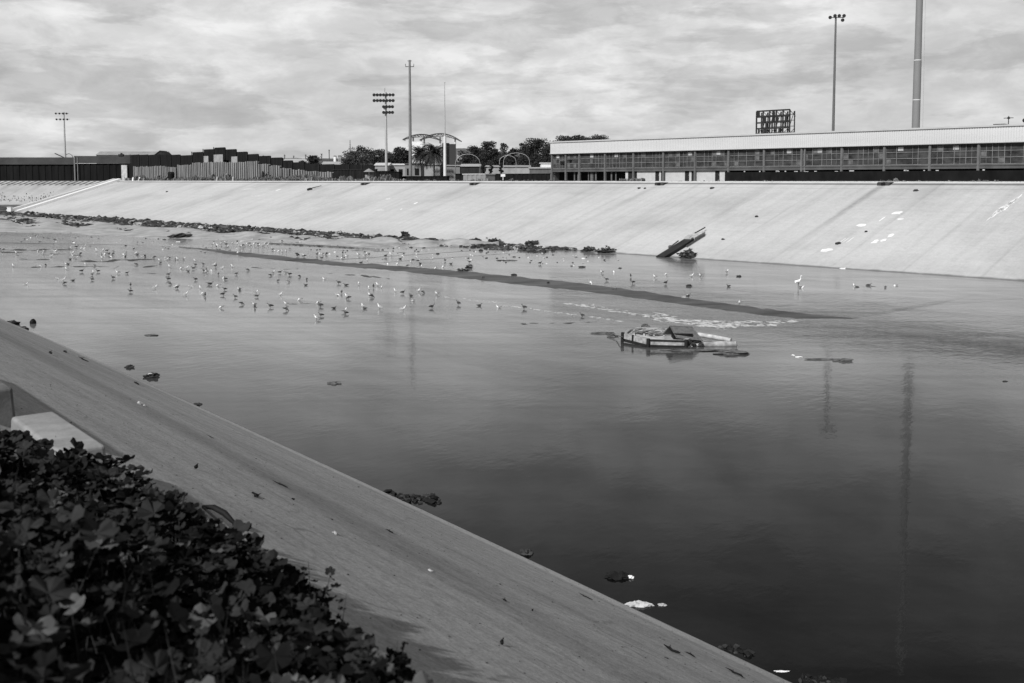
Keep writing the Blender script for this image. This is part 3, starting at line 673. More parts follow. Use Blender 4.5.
for k in range(5):
    a = inn[6].lerp(inn[0], .5) ; mb.bar((cen.x - 1.3 + k * .55, inn[0].y - .1, HT - .06), (cen.x - 1.1 + k * .55, inn[4].y - .3, HT - .06), .10, .06)
mb.build('deck', mat('bleached_deck', .36, .85, .65, 2.2), raft)
mb = MB()
for i in range(n):
    a, b = rim[i], rim[(i + 1) % n]; ctr = (a + b) / 2; out = (ctr - cen); out.z = 0; out = out.normalized() * .03
    mb.bar(Vector((a.x, a.y, .07)) + out, Vector((b.x, b.y, .07)) + out, .05, .13)
    if i in (1,): mb.bar(Vector((a.x, a.y, HT - .03)) + out, Vector((b.x, b.y, HT - .03)) + out, .05, .07)
for v in (rim[0], rim[1], rim[2]): mb.tube([(v.x, v.y - .02, -.1), (v.x, v.y - .02, HT + .05)], .10, 8)
q = rim[0].lerp(rim[1], .4); mb.tube([(q.x, q.y - .03, .0), (q.x, q.y - .03, HT + .04)], .06, 8)
mb.build('fender', M_rubber, raft)
# shelter: pitched sheets, open towards the left
sh = MB(); a0 = L_(676.5, 337.5, HT); a1 = L_(703, 339.5, .30); r0 = L_(670.5, 328.2, 1.0); r1 = L_(693, 328.4, .95)
r0.y = a0.y + .62; r1.y = a0.y + .72; r0.x = L_(670.5, 328, .9).x * (r0.y + p.y) / (L_(670.5, 328, .9).y + p.y) + p.x * ((r0.y + p.y) / (L_(670.5, 328, .9).y + p.y) - 1)
r0 = Vector((a0.x - .30, a0.y + .55, .98)); r1 = Vector((a0.x + .95, a0.y + .62, .95)); b0 = Vector((a0.x - .60, a0.y + 1.1, HT)); b1 = Vector((a1.x - .1, a0.y + 1.3, HT))
def sheet(mb, q, th=.035):
    nrm = (q[1] - q[0]).cross(q[3] - q[0]).normalized() * th; mb.add([v for v in q] + [v - nrm for v in q], [(0, 1, 2, 3), (7, 6, 5, 4), (0, 4, 5, 1), (1, 5, 6, 2), (2, 6, 7, 3), (3, 7, 4, 0)])
sheet(sh, [a0, a1, r1, r0]); sheet(sh, [r0 + Vector((0, .03, 0)), r1 + Vector((0, .03, 0)), b1, b0])
so_ = sh.build('shelter_roof', mat('worn_shelter_sheet', .11, .9, .35, 6), raft)
k = MB(); k.tube([r0, r1], .03, 6); k.tube([r0, a0], .03, 6); k.tube([r0, b0], .03, 6); k.build('ridge_pole', M_wood, so_)
k = MB(); k.lo((a0.x - .15, a0.y + .15, HT - .1), (a0.x + .9, a0.y + .95, HT + .22)); k.build('shade_block', M_black, raft)  # added black box, stands in for the shade inside the shelter
# broken float arms on the right
k = MB(); k.tube([L_(698, 334, .3), L_(714, 336, .28), L_(731, 338.5, .25)], [.13, .13, .12], 10); k.build('float_arm', mat('pale_float', .40, .7, .5, 3), raft)
k = MB(); k.tube([L_(703, 343.5, .12), L_(718, 342.8, .15), L_(735.5, 342.4, .16)], [.17, .19, .19], 12); k.tube([L_(735.5, 342.4, .16), L_(736.3, 342.4, .16)], .15, 12, 1); k.build('float_arm', [M_raft, M_rubber], raft)
k = MB(); k.tube([L_(704, 343.6, .1), L_(712, 343.2, .12)], [.20, .21], 12); k.build('collar', M_rubber, raft)
k = MB(); k.blob(L_(696, 344.6, .06), (.34, .2, .14), 3, .8, 3); k.blob(L_(690, 345.6, .04), (.2, .14, .08), 5, .8, 2); k.build('torn_foam', mat('torn_foam_grey', .45, .8, .4, 6), raft)

raft.rotation_euler = (radians(1.2), radians(1.6), 0)
rg = random.Random(15)
for k_ in range(7):
    t_ = rg.random(); a_ = rim[6].lerp(rim[1], rg.uniform(.15, .8)) + Vector((rg.uniform(0, 1.3), rg.uniform(-.2, .5), 0)); an = rg.uniform(-.6, .9)
    k = MB(); k.bar((a_.x, a_.y, HT - .05 + rg.random() * .05), (a_.x + cos(an) * rg.uniform(.5, 1.1), a_.y + sin(an) * .8, HT + rg.uniform(-.04, .16)), rg.uniform(.06, .16), .035); k.build('loose_plank', M_wood if k_ % 2 else M_raft, raft)
k = MB()
for q_ in range(16): k.blob(L_(rg.uniform(688, 704), rg.uniform(341, 345), .1) + Vector((0, 0, rg.uniform(-.08, .12))), (rg.uniform(.08, .28), rg.uniform(.06, .18), rg.uniform(.03, .12)), q_, .8, 2, rz=rg.random() * 3)
k.build('tangled_weed', M_dmud, raft)
k = MB(); k.tube([L_(622, 338, .3), L_(616, 337, .05), L_(607, 334.5, .02)], [.03, .025, .02], 5); k.build('rope', M_wood, raft)
k = MB()
for q_ in range(5): k.blob((cen.x - 1.1 + q_ * .27, cen.y + rg.uniform(-.4, .3), HT), (.2, .16, .06), q_ + 3, .8, 2)
k.build('mud_patch', M_mud, raft)
# ------------------------------------------------------------------ sloping beam on the far bank
def sloping_beam():
    a = on_bank(667, 256, 0); b = on_bank(701, 235, 0); d = (b - a); ln = d.length
    X = d.normalized(); Z = Vector((-NV.x * BH, -NV.y * BH, RUN)).normalized(); Y = Z.cross(X).normalized(); Z = X.cross(Y)
    r = thing('sluice_chute', 'dark tilted chute with a pale broken top lying up the far bank', 'chute')
    r.matrix_world = Matrix.Translation(a) @ Matrix((X, Y, Z)).transposed().to_4x4()
    k = MB(); k.lo((-1.3, -.52, -.1), (ln * .66, .52, .36)); k.lo((-1.3, -.6, .36), (ln * .68, .6, .43)); k.build('trough', mat('dark_chute_board', .03, .6, .4, 2, stretch=(.2, 1, 1)), r)  # whole trough in one dark tone
    k = MB(); k.box((ln * .80, .1, .36), (ln * .34, .85, .28), (0, .05, .05)); k.box((ln * .84, -.52, .3), (ln * .3, .3, .5), (.2, 0, -.04)); k.box((ln * .72, .3, .54), (ln * .16, .6, .12), (.1, .1, .2)); k.build('broken_cap', mat('chute_cap', .38, .9, .3, 3), r)
    k = MB(); k.lo((ln * .4, -.85, .05), (ln * .95, -.80, .28)); k.build('plank', M_wood, r)
    k = MB(); k.tube([(ln * .9, .3, .5), (ln * 1.22, .35, .4)], .07, 6); k.build('rod', M_dsteel, r)
    k = MB(); k.tube([(ln * .3, 1.2, .15), (ln * .6, 1.3, .25)], .08, 6); k.blob((ln * .36, 1.25, .15), (.35, .2, .2), 2, .5, 2); k.build('stick', M_wood, r)
sloping_beam()
# drain outlets at the top of the far slope
for k, (px, lab) in enumerate([(365, 'leftmost drain outlet on the far bank'), (474.5, 'drain outlet on the far bank just below the canopy area'), (661, 'drain outlet on the far bank below the white wall panels'), (885, 'rightmost drain outlet on the far bank')]):
    q = on_bank(px, 184.3); t = thing('drain_outlet', lab + ', small and dark', 'drain', (q.x, q.y, q.z), FANG, 'drain outlets along the top of the far bank')
    m = MB(); m.lo((-.8, -.5, -.3), (.8, -.3, .22)); m.lo((-.8, -.3, .15), (.8, .7, .28)); m.lo((-.8, -.3, -.3), (-.65, .7, .15)); m.lo((.65, -.3, -.3), (.8, .7, .15)); m.build('headwall', M_rock, t)
    m = MB(); m.tube([(0, -.56, 0), (0, .6, 0)], .3, 12); m.build('pipe', M_black, t)
for k, (px, py, s, lab) in enumerate([(757, 217, .4, 'small dark stone high on the far slope above the chute'), (838, 244, .5, 'dark stone among the white paint strokes'), (723, 239.5, .35, 'dark stone on the far slope right of the chute'), (916, 191, .5, 'dark stone near the top of the far slope at right'), (866, 232, .3, 'small dark stone under a white paint patch'), (310, 190, .9, 'dark lump with a stick on the far slope below the stepped fence'), (167, 192, .5, 'small dark lump on the far slope near its left end'), (712, 188.7, .5, 'dark lump near the top of the slope below the arena'), (639, 188.6, .4, 'left of two dark lumps near the top of the slope below the arena'), (645, 188.6, .3, 'right of two dark lumps near the top of the slope below the arena')]):
    s *= .6; q = on_bank(px, py); m = MB(); m.blob((0, 0, s * .2), (s, s * .8, s * .6), k, .5, 2)
    if px == 310: m.tube([(0, 0, .3), (2.2, 1.0, .9)], [.12, .05], 6)
    tag(m.build('stone', M_dmud, loc=q), lab, 'stone', 'stones on the far slope')

# ------------------------------------------------------------------ the arena building on the right
def arena():
    G = 12.0; B0 = offs(553, G); B0.z = BH
    def lx(px): return (offs(px, G) - B0).dot(E)
    def hz(px, py): q = offs(px, G, py); return q.z - BH
    root = thing('arena_building', 'long two-storey building with a white ribbed fascia and dark gridded upper windows', 'building', B0, FANG)
    Ht = hz(700, 137.6); Hf = hz(700, 149.8); Hb = hz(700, 167.8); Hs = hz(700, 170.8)
    XE = 150.0; DP = 16.0
    cols = [553, 566.8, 580.4, 606, 633, 661.6, 692, 725, 760, 797, 837.3, 881, 927.7, 978.6]
    cx = [lx(c) for c in cols]; pitch = (cx[-1] - cx[3]) / 10
    cx = cx[:3] + [cx[3] + pitch * i for i in range(11)]
    while cx[-1] + pitch < XE: cx.append(cx[-1] + pitch)
    XE = cx[-1]
    # fascia, ribbed
    m = MB(); rib = .32; x = 0; y0 = -.6; n = int(XE / rib)
    for i in range(n):
        a = i * rib; m.add([(a, y0, Hf), (a + rib * .7, y0, Hf), (a + rib * .7, y0, Ht), (a, y0, Ht)], [(0, 1, 2, 3)])
        m.add([(a + rib * .7, y0, Hf), (a + rib * .78, y0 + .05, Hf), (a + rib * .78, y0 + .05, Ht), (a + rib * .7, y0, Ht)], [(0, 1, 2, 3)])
        m.add([(a + rib * .78, y0 + .05, Hf), (a + rib * .92, y0 + .05, Hf), (a + rib * .92, y0 + .05, Ht), (a + rib * .78, y0 + .05, Ht)], [(0, 1, 2, 3)])
        m.add([(a + rib * .92, y0 + .05, Hf), (a + rib, y0, Hf), (a + rib, y0, Ht), (a + rib * .92, y0 + .05, Ht)], [(0, 1, 2, 3)])
    m.lo((0, y0 + .06, Hf), (XE, y0 + .2, Ht)); m.lo((-.12, y0 + .0, Hf), (0, DP, Ht))
    m.build('fascia', mat('white_ribbed_sheet', .50, .55, .10, .25, stretch=(.15, 1, 1)), root)
    m = MB(); m.lo((-.25, y0 - .18, Ht), (XE, y0 + .5, Ht + .22)); m.lo((-.25, y0 - .1, Hf - .1), (XE, y0 + .2, Hf - .003)); m.lo((-.25, y0 + .5, Ht), (XE, DP, Ht + .12))
    # joints where the roof edge kinks
    m.build('roof', mat('roof_trim', .4, .6, .1, .5), root)
    m = MB()
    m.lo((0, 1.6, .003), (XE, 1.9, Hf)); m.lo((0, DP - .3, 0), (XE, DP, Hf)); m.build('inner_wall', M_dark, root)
    m = MB(); m.lo((.0, 1.9, 0), (.15, DP - .3, Hf)); m.lo((0.0, .4, 0), (.12, 1.6, Hb)); m.build('end_wall', mat('end_wall_grey', .10, .8), root)
    # floor slab/beam and sill
    m = MB(); m.lo((0, -.35, Hs), (XE, 1.6, Hb)); m.lo((0, -.43, Hb - .10), (XE, -.352, Hb + .10)); m.build('floor_beam', mat('beam_grey', .085, .7, .3, .5), root)
    m = MB(); m.lo((-.3, -1.0, 0), (XE, 1.6, .14)); m.build('plinth', M_conc, root)
    # columns
    mcol = mat('column_paint', .13, .7, .2, 1)
    for i, c in enumerate(cx):
        m = MB(); m.lo((c - .16, -.40, .14), (c + .16, -.05, Hf - .1)); m.lo((c - .05, -.46, .14), (c + .05, -.402, Hf - .1)) 
        if i in (9,): m.lo((c + .4, -.40, .14), (c + .62, -.05, Hf - .1))
        m.build('column', mcol, root)
    mm = mat('window_mullion', .19, .6, .25, 2); mg = mat('dusty_dark_glass', .045, .35, .75, .55, stretch=(1, 1, 1.6)); rgb = random.Random(4)
    mboard = mat('pale_pane', .35, .7, .3, 1)
    for i in range(len(cx) - 1):
        a, b = cx[i] + .16, cx[i + 1] - .16; f = MB(); z0, z1 = Hb + .12, Hf - .12; wdt = b - a
        nx = max(2, int(round(wdt / .72))); 
        for k in range(nx + 1):
            x = a + wdt * k / nx; t = .035 if k % 2 else .06
            if rgb.random() < .78: f.lo((x - t / 2, -.16, z0), (x + t / 2, -.10, z1))
        for z, t in ((z0 + .02, .06), (z0 + (z1 - z0) * .32, .07), (z0 + (z1 - z0) * .64, .06), (z1 - .02, .06)): f.lo((a, -.17, z - t / 2), (b, -.102, z + t / 2))
        w_ = f.build('window', mm, root)
        pn = MB(); pn.lo((a, -.06, z0), (b, -.04, z1)); pn.build('pane', mg, w_)
        cells = [(c_, r_) for c_ in range(nx) for r_ in range(3)]; rgb.shuffle(cells)
        for (c0, r0_) in cells[:rgb.choice((1, 2, 3, 4))]:
            xa = a + wdt * c0 / nx; zz = z0 + (z1 - z0) * (.03, .34, .66)[r0_]; bd = MB(); bd.lo((xa + .05, -.085, zz + .05), (xa + wdt / nx - .05, -.065, zz + (z1 - z0) * .28)); bd.build('clouded_pane', mat('clouded_pane', .11, .5, .5, 1.2), w_)
        if i % 3 != 1: q_ = MB(); x_ = a + wdt * rgb.uniform(.1, .8); q_.lo((x_, -.095, z1 - .75), (x_ + .75, -.075, z1 - .2)); q_.build('pale_board', mboard, w_)
    # ground floor
    x1 = lx(634.5); x2 = lx(728)
    mw = mat('white_block_wall', .42, .8, .12, 1.2)
    dop = [lx(q) for q in (634.6, 657, 664, 687, 693.8, 716.4)]; m = MB(); xs = x1
    segs = [(lx(625.5), lx(628)), (lx(637), lx(655.2)), (lx(659.2), lx(661)), (lx(665.4), lx(684.8)), (lx(689.2), lx(691.4)), (lx(695.4), lx(715)), (lx(719.6), lx(725))]
    for a, b in segs: m = MB(); m.lo((a, -.02, .14), (b, .25, Hs - .003)); m.build('wall_panel', mw, root)
    for a, b in zip(segs[:-1], segs[1:]):
        d = MB(); d.lo((a[1], .05, .14), (b[0], .12, Hs - .05)); d.lo((a[1], .02, Hs - .05), (b[0], .2, Hs - .003))
        dd = d.build('door', mat('dark_door', .02, .6, .3, 2), root); h = MB(); h.box(((a[1] + b[0]) / 2 + .3, .03, 1.1), (.05, .05, .14)); h.build('handle', M_steel, dd)
    m = MB(); rg2 = random.Random(6)
    for c in range(5):
        for px in (557, 572, 576, 587, 590, 594, 599, 610, 614): 
            if rg2.random() < .25: m = MB(); xx = lx(px + rg2.uniform(-1, 1)); m.lo((xx, .2 + c * .02, .14), (xx + rg2.uniform(.15, .4), .3 + c * .02, Hs - .05)); m.build('ground_floor_post', mat('ground_post', .10, .7, .3, 2), root)
    m = MB(); x = lx(727)
    m.lo((x, -.62, .14), (XE, -.50, Hs - .25))
    m.build('shade_cloth', mat('black_shade_cloth', .010, .95, .5, .6, stretch=(1, 1, .5)), root)
    m = MB()
    for k in range(46):
        xx = x + (XE - x) * rg2.random(); m.lo((xx, -.66, Hs - .26), (xx + rg2.uniform(.2, .7), -.625, Hs - .26 + rg2.uniform(.05, .22)))
    m.build('cloth_edge', mat('pale_rag_edge', .4, .8, .3, 2), root)
    m = MB(); m.box((lx(571), -.25, Hb + 1.55), (.5, .3, .3)); m.box((lx(563.5), -.25, Hb + 1.2), (1.0, .25, .5)); m.build('loudspeaker', M_black, root)
    m = MB(); m.box((lx(981), 6, Ht + .25 + .15), (1.4, 1.2, .5)); m.build('roof_hatch', M_dsteel, root)
    m = MB(); m.tube([(lx(1014), 3.0, Ht + .1), (lx(1014), 3.0, Ht + .75)], .06, 6); m.blob((lx(1014), 3.0, Ht + .85), (.28, .28, .28), 1, .1, 2); m.build('roof_vent', M_dsteel, root)
    m = MB(); xx = lx(978); m.tube([(xx, 10, Ht), (xx, 10, Ht + 1.9)], .06, 6); m.lo((xx - .6, 9.9, Ht + 1.6), (xx + .6, 10.1, Ht + 1.68)); m.blob((xx, 10, Ht + 1.65), (.2, .2, .2), 1, .1, 1); m.build('antenna', M_dsteel, root)
arena()
# strip of weeds along the kerb (stuff)
def tuft_strip(name, items, lab, m, seed):
    mb = MB(); rg = random.Random(seed)
    for (px0, px1, g, h, n) in items:
        for k in range(n):
            px = rg.uniform(px0, px1); q = offs(px, g + rg.uniform(0, 1.2)); s = (.45 + 1.1 * abs(noise.noise(Vector((px * .13, 0, seed)))) * rg.uniform(.5, 1.5)) * h
            for b in range(3):
                a = rg.uniform(0, pi); wd = s * rg.uniform(.15, .5); lean = rg.uniform(-.3, .3) * s
                mb.add([(q.x - cos(a) * wd, q.y - sin(a) * wd, BH), (q.x + cos(a) * wd, q.y + sin(a) * wd, BH), (q.x + cos(a) * wd * .6 + lean, q.y + sin(a) * wd, BH + s), (q.x - cos(a) * wd * .2 + lean, q.y, BH + s * .8)], [(0, 1, 2, 3)], rg.choice((0, 0, 1)))
    return stuff(mb.build(name, m), lab, 'weeds')
M_grass = mat('dry_weeds', .10, .9, .5, 1); M_grass2 = mat('pale_dry_weeds', .2, .9, .4, 1)
tuft_strip('weeds', [(125, 400, 1.5, 1.1, 900), (400, 551, 1.5, .5, 300), (130, 215, 3, 1.6, 160), (215, 235, 3, 2.0, 60), (255, 330, 3, 2.0, 260), (620, 645, 8, 1.2, 50)], 'low dry weeds along the top of the far bank below the fences', [M_grass, M_grass2], 3)
tuft_strip('weeds', [(551, 1100, 1.2, .28, 700), (880, 900, 1.5, .5, 30), (970, 990, 1.5, .45, 30)], 'thin line of low weeds in front of the long white building', [M_grass, M_grass2], 4)
# weeds at the mouth of the side channel
mb = MB(); rg = random.Random(12)
for k in range(420):
    x = rg.uniform(-210, -146); y = 338 + abs(rg.gauss(0, 4)) + (x + 150) * .02; z = 1.4 + (y - 337) * .287; s = rg.uniform(.2, .6)
    a = rg.random() * 3; mb.add([(x - s * .4 * cos(a), y, z - .1), (x + s * .4 * cos(a), y + .2, z - .1), (x + s * .2, y, z + s), (x - s * .2, y, z + s * .8)], [(0, 1, 2, 3)], rg.choice((0, 1)))
stuff(mb.build('weeds', [M_grass, M_dmud]), 'dark weeds along the foot of the slope in the side channel at left', 'weeds')

# ------------------------------------------------------------------ poles and lights
def plinth_pole(name, px, depth, ytop, r0, r1, lab, cat, m=None, base=None, n=14):
    q = atd(px, 180, depth); top = atd(px, ytop, depth); H = top.z - BH; r = thing(name, lab, cat, (q.x, q.y, BH))
    k = MB(); k.tube([(0, 0, 0), (0, 0, H * .5), (0, 0, H)], [r0, (r0 + r1) / 2, r1], n); k.build('pole', m or M_steel, r)
    return r, H
def lamp_head(mb, x, y, z, s, yaw=0):
    mb.tube([(x, y, z), (x + s * .1, y - s * .9, z - s * .3)], [s * .25, s * .62], 10); 
def stadium(name, px, depth, ytop, r0, lab, rows, arm, m=None):
    r, H = plinth_pole(name, px, depth, ytop, r0, r0 * .6, lab, 'floodlight')
    for (dz, wl_, wr_, nl) in rows:
        k = MB(); k.bar((-wl_, -.2, H - dz), (wr_, -.2, H - dz), .12, .12); cb = k.build('crossarm', M_dsteel, r)
        for i in range(nl):
            x = -wl_ + (wl_ + wr_) * (i + .5) / nl; l = MB(); lamp_head(l, x, -.25, H - dz + .05, .62); l.build('lamp', mat('lamp_housing', .04, .5), cb)
    return r, H
r, H = stadium('floodlight_mast', 386.5, 232, 92, .34, 'tall floodlight mast with two wide rows and two short rows of lamps', [(0.6, 3.0, 2.1, 7), (1.9, 3.0, 2.1, 7), (3.3, .8, 1.9, 4), (4.6, .8, 1.9, 4)], 2)
k = MB(); k.tube([(-.2, 0, H), (-.2, 0, H + .9)], .04, 6); k.build('rod', M_dsteel, r)
k = MB(); k.lo((-.7, -.4, H - 5.0), (-.1, .4, H - 3.0)); k.build('control_box', M_pale, r)
r, H = stadium('floodlight_mast', 66, 380, 112, .42, 'small far floodlight mast behind the long dark wall at left', [(0.5, 3.4, 2.0, 4), (2.7, 3.2, 2.2, 4)], 2)
k = MB(); k.bar((-3.9, 0, 10.4), (0, 0, 8.6), .35, .3); k.build('stay', M_dsteel, r)
k = MB(); k.tube([(0, 0, 9.9), (1.5, 0, 10.3), (2.6, 0, 9.7), (2.9, 0, 8.6)], .10, 8); k.build('bent_pipe', M_dsteel, r)
r, H = plinth_pole('utility_pole', 410.5, 214, 60, .38, .22, 'tall plain pole with a small cross at its top, right of the floodlight mast', 'pole', mat('pole_weathered', .17, .7, .2, 2))
k = MB(); k.bar((-.9, 0, H - 1.4), (.9, 0, H - 1.4), .12, .12)
for x in (-.85, .85): k.bar((x, 0, H - 1.4), (x * 1.05, 0, H - .8), .1, .1)
k.bar((-.45, 0, H - .2), (.45, 0, H - .2), .1, .1); k.build('crossarm', M_dsteel, r)
q = atd(445, 180, 218); top = atd(445, 83, 218); H = top.z - BH
r = thing('flagpole', 'thin pale flagpole in front of the arched canopy', 'flagpole', (q.x, q.y, BH))
k = MB(); k.tube([(0, 0, 0), (0, 0, H * .46)], [.36, .30], 12); k.build('pole', M_pale, r)
k = MB(); k.tube([(0, 0, H * .46), (0, 0, H)], [.15, .07], 8); k.blob((0, 0, H + .1), (.16, .16, .16), 1, .1, 1); k.build('upper_pole', M_steel, r)
r, H = plinth_pole('lamp_mast', 832, 190, 17, .30, .17, 'slender mast with a small cluster of lamps above the long building', 'lamp mast', mat('mast_grey', .12, .6, .15, 1))
k = MB(); k.bar((-1.2, 0, H - .1), (1.6, 0, H - .1), .12, .12); cb = k.build('crossarm', M_dsteel, r)
for (x, z) in ((-1.1, .0), (-.2, .3), (.6, .3), (1.5, .3), (1.25, -.5)):
    l = MB(); l.tube([(x, 0, H + z), (x - .1, -.45, H + z - .15)], [.12, .34], 10); l.build('lamp', mat('lamp_housing'), cb)
q = atd(914.2, 180, 192); r = thing('monumental_flagpole', 'very tall thick pale pole rising out of the frame behind the long building', 'flagpole', (q.x, q.y, BH))
k = MB(); k.tube([(0, 0, 0), (0, 0, 23.0)], [.76, .70], 24); k.build('pole', mat('monument_pole', .20, .5, .08, .4), r)
k = MB(); k.tube([(0, 0, 23.0), (0, 0, 34.0), (0, 0, 45.0), (0, 0, 80.0)], [.66, .62, .58, .48], 24); k.build('upper_pole', mat('monument_pole'), r)
k = MB()
for z, rr_ in ((15.5, .735), (23.0, .715), (34, .615)): k.tube([(0, 0, z), (0, 0, z + .15)], rr_, 24)
k.build('joint_ring', M_pale, r)
k = MB(); k.tube([(1.35, 0, 8), (.8, 0, 70)], .03, 5); k.build('halyard', M_steel, r)
# lattice hoarding
def hoarding():
    D = 225; a = atd(755.5, 180, D + 3); b = atd(788.5, 180, D - 3); w_ = (b - a).length; zt = atd(772, 110.5, D).z - BH; zb = atd(772, 134, D).z - BH
    r = thing('lattice_hoarding', 'dark lattice frame of an empty hoarding standing behind the long building roof', 'hoarding', (a.x, a.y, BH), atan2(b.y - a.y, b.x - a.x))
    k = MB(); rg2 = random.Random(3); st = (zt - zb) / 4
    for i in range(6):
        x = w_ * i / 5; k.lo((x - .17, -.08, 0 if i in (0, 5) else zb), (x + .17, .06, zt))
    for i in range(5): k.lo((0, -.1, zb + st * i - .17), (w_, .08, zb + st * i + .17))
    k.build('frame', M_dsteel, r)
    k = MB()
    for i in range(6):
        x = w_ * i / 5; k.lo((x - .12, 2.0, 0 if i in (1, 4) else zb - .5), (x + .12, 2.12, zt - .2))
        k.bar((x, 0, zt - .1), (x + .25, 2.0, zt - 1.4), .09, .09); k.bar((x, 0, zb), (x + .1, 2.0, zb + 1.2), .09, .09)
    for i in range(5): k.bar((w_ * i / 5, 1.9, zb), (w_ * (i + 1) / 5, 1.9, zt - .2), .1, .1)
    for i in range(4): k.lo((0, 1.95, zb + st * (i + .3) - .06), (w_, 2.1, zb + st * (i + .3) + .06))
    k.build('back_frame', M_dsteel, r)
    for i in range(5):
        for j in range(4):
            if (i in (1, 2, 3) and rg2.random() < .85) or rg2.random() < .4: u_ = rg2.uniform(.1, .45); k = MB(); k.lo((w_ * (i + u_) / 5, -.14, zb + st * (j + .04)), (w_ * (i + u_ + rg2.uniform(.15, .5)) / 5, -.11, zb + st * (j + .95))); k.build('louvre', M_dsteel, r)
hoarding()

# ------------------------------------------------------------------ fences and the wall at left
def fence_line(name, g, spans, lab, m, rib=.8, depth=.22, dark=False, zbase=0.0):
    p0 = offs(spans[0][0], g); r = thing(name, lab, 'fence', (p0.x, p0.y, BH), FANG)
    for (x0, x1, yt) in spans:
        a = (offs(x0, g) - p0).dot(E); b = (offs(x1, g) - p0).dot(E); H = offs((x0 + x1) / 2, g, yt).z - BH; k = MB(); n = max(2, int((b - a) / rib * 4)); vs = []
        prof = (0, 0, -depth, -depth); rg2 = random.Random(int(x0))
        if dark:
            for i in range(n + 1):
                x = a + (b - a) * i / n; y = prof[i % 4]; vs += [(x, y, 0), (x, y, H)]
            k.add(vs, [(2 * i, 2 * i + 2, 2 * i + 3, 2 * i + 1) for i in range(n)])
        else:
            n = max(2, int((b - a) / rib))
            for i in range(n):
                x = a + (b - a) * i / n; k.lo((x, -.18 + rg2.uniform(-.05, .05), 0), (x + rib * rg2.uniform(.52, .68), 0, H + rg2.uniform(-.15, .12)))
            k.lo((a, .08, 0), (b, .14, H - .25), 1)
        k.add([(a, .16, 0), (b, .16, 0), (b, .16, H - .1), (a, .16, H - .1)], [(0, 3, 2, 1)])
        k.build('panel', m if dark else [m, M_dsteel], r)
    k = MB()
    for (x0, x1, yt) in spans:
        a = (offs(x0, g) - p0).dot(E); H = offs(x0, g, yt).z - BH; k.lo((a - .08, -.3, 0), (a + .08, -.14, H + .1))
    k.build('post', M_dsteel, r)
    return r
M_corr = mat('corrugated_grey_sheet', .19, .7, .45, .5, stretch=(2.5, 2.5, .25))
fence_line('slatted_fence', 7.0, [(134, 150, 166.5), (150, 166, 166), (166, 177, 167), (178, 193, 164.8), (193, 204, 162.8), (204, 226, 162), (226, 248, 162.2), (248, 259, 161.4), (259, 270, 163.8), (270, 281, 165.4), (281, 291, 168), (291, 304, 169.6), (304, 318, 171), (318, 333, 171.8)], 'light upright-slatted fence along the top of the far bank', M_corr, .95, .35)
fence_line('stepped_fence', 16.0, [(131.5, 140, 154.6), (140, 149, 154.6), (149, 161, 154.6), (161, 172, 154.5), (172, 181, 154.6), (181, 193, 155.2), (193, 204.4, 152), (204.4, 215, 149.2), (215, 226, 147.4), (226, 237, 149.2), (237, 248, 151.7), (248, 259, 154), (259, 271, 155.8), (271, 283, 157.5), (283, 293, 160.4), (293, 304.5, 162.2), (304.5, 320, 163.8), (320, 335, 164.2), (335, 350, 164.4), (350, 363, 164.6), (363, 374, 165)], 'dark steel fence with a stepped top rising behind the corrugated sheets', mat('stepped_dark_sheet', .014, .8, .4, .6, stretch=(2, 2, .3)), .5, .12, True)
# pale panels seen under the raised middle of the stepped fence
for k, (x0, x1, yt, yb, lab) in enumerate([(204.5, 209, 156, 162.5, 'pale narrow board left of the wide one in front of the stepped fence'), (214.5, 223.5, 154.5, 162.5, 'pale wide board below the highest step of the dark fence'), (232, 238, 156.5, 162.5, 'pale board right of the wide one in front of the stepped fence')]):
    a = offs(x0, 14); b = offs(x1, 14); zt = offs((x0 + x1) / 2, 14, yt).z - BH; t = thing('board', lab, 'board', (a.x, a.y, BH), FANG, 'pale boards in front of the stepped fence')
    m = MB(); m.lo((0, -.1, zt * .45), ((b - a).length, 0, zt)); m.build('sheet', mat('grey_board', .28, .8, .3, 1), t)
    m = MB(); m.lo((.1, .02, 0), (.25, .15, zt)); m.lo(((b - a).length - .25, .02, 0), ((b - a).length - .1, .15, zt)); m.build('post', M_dsteel, t)
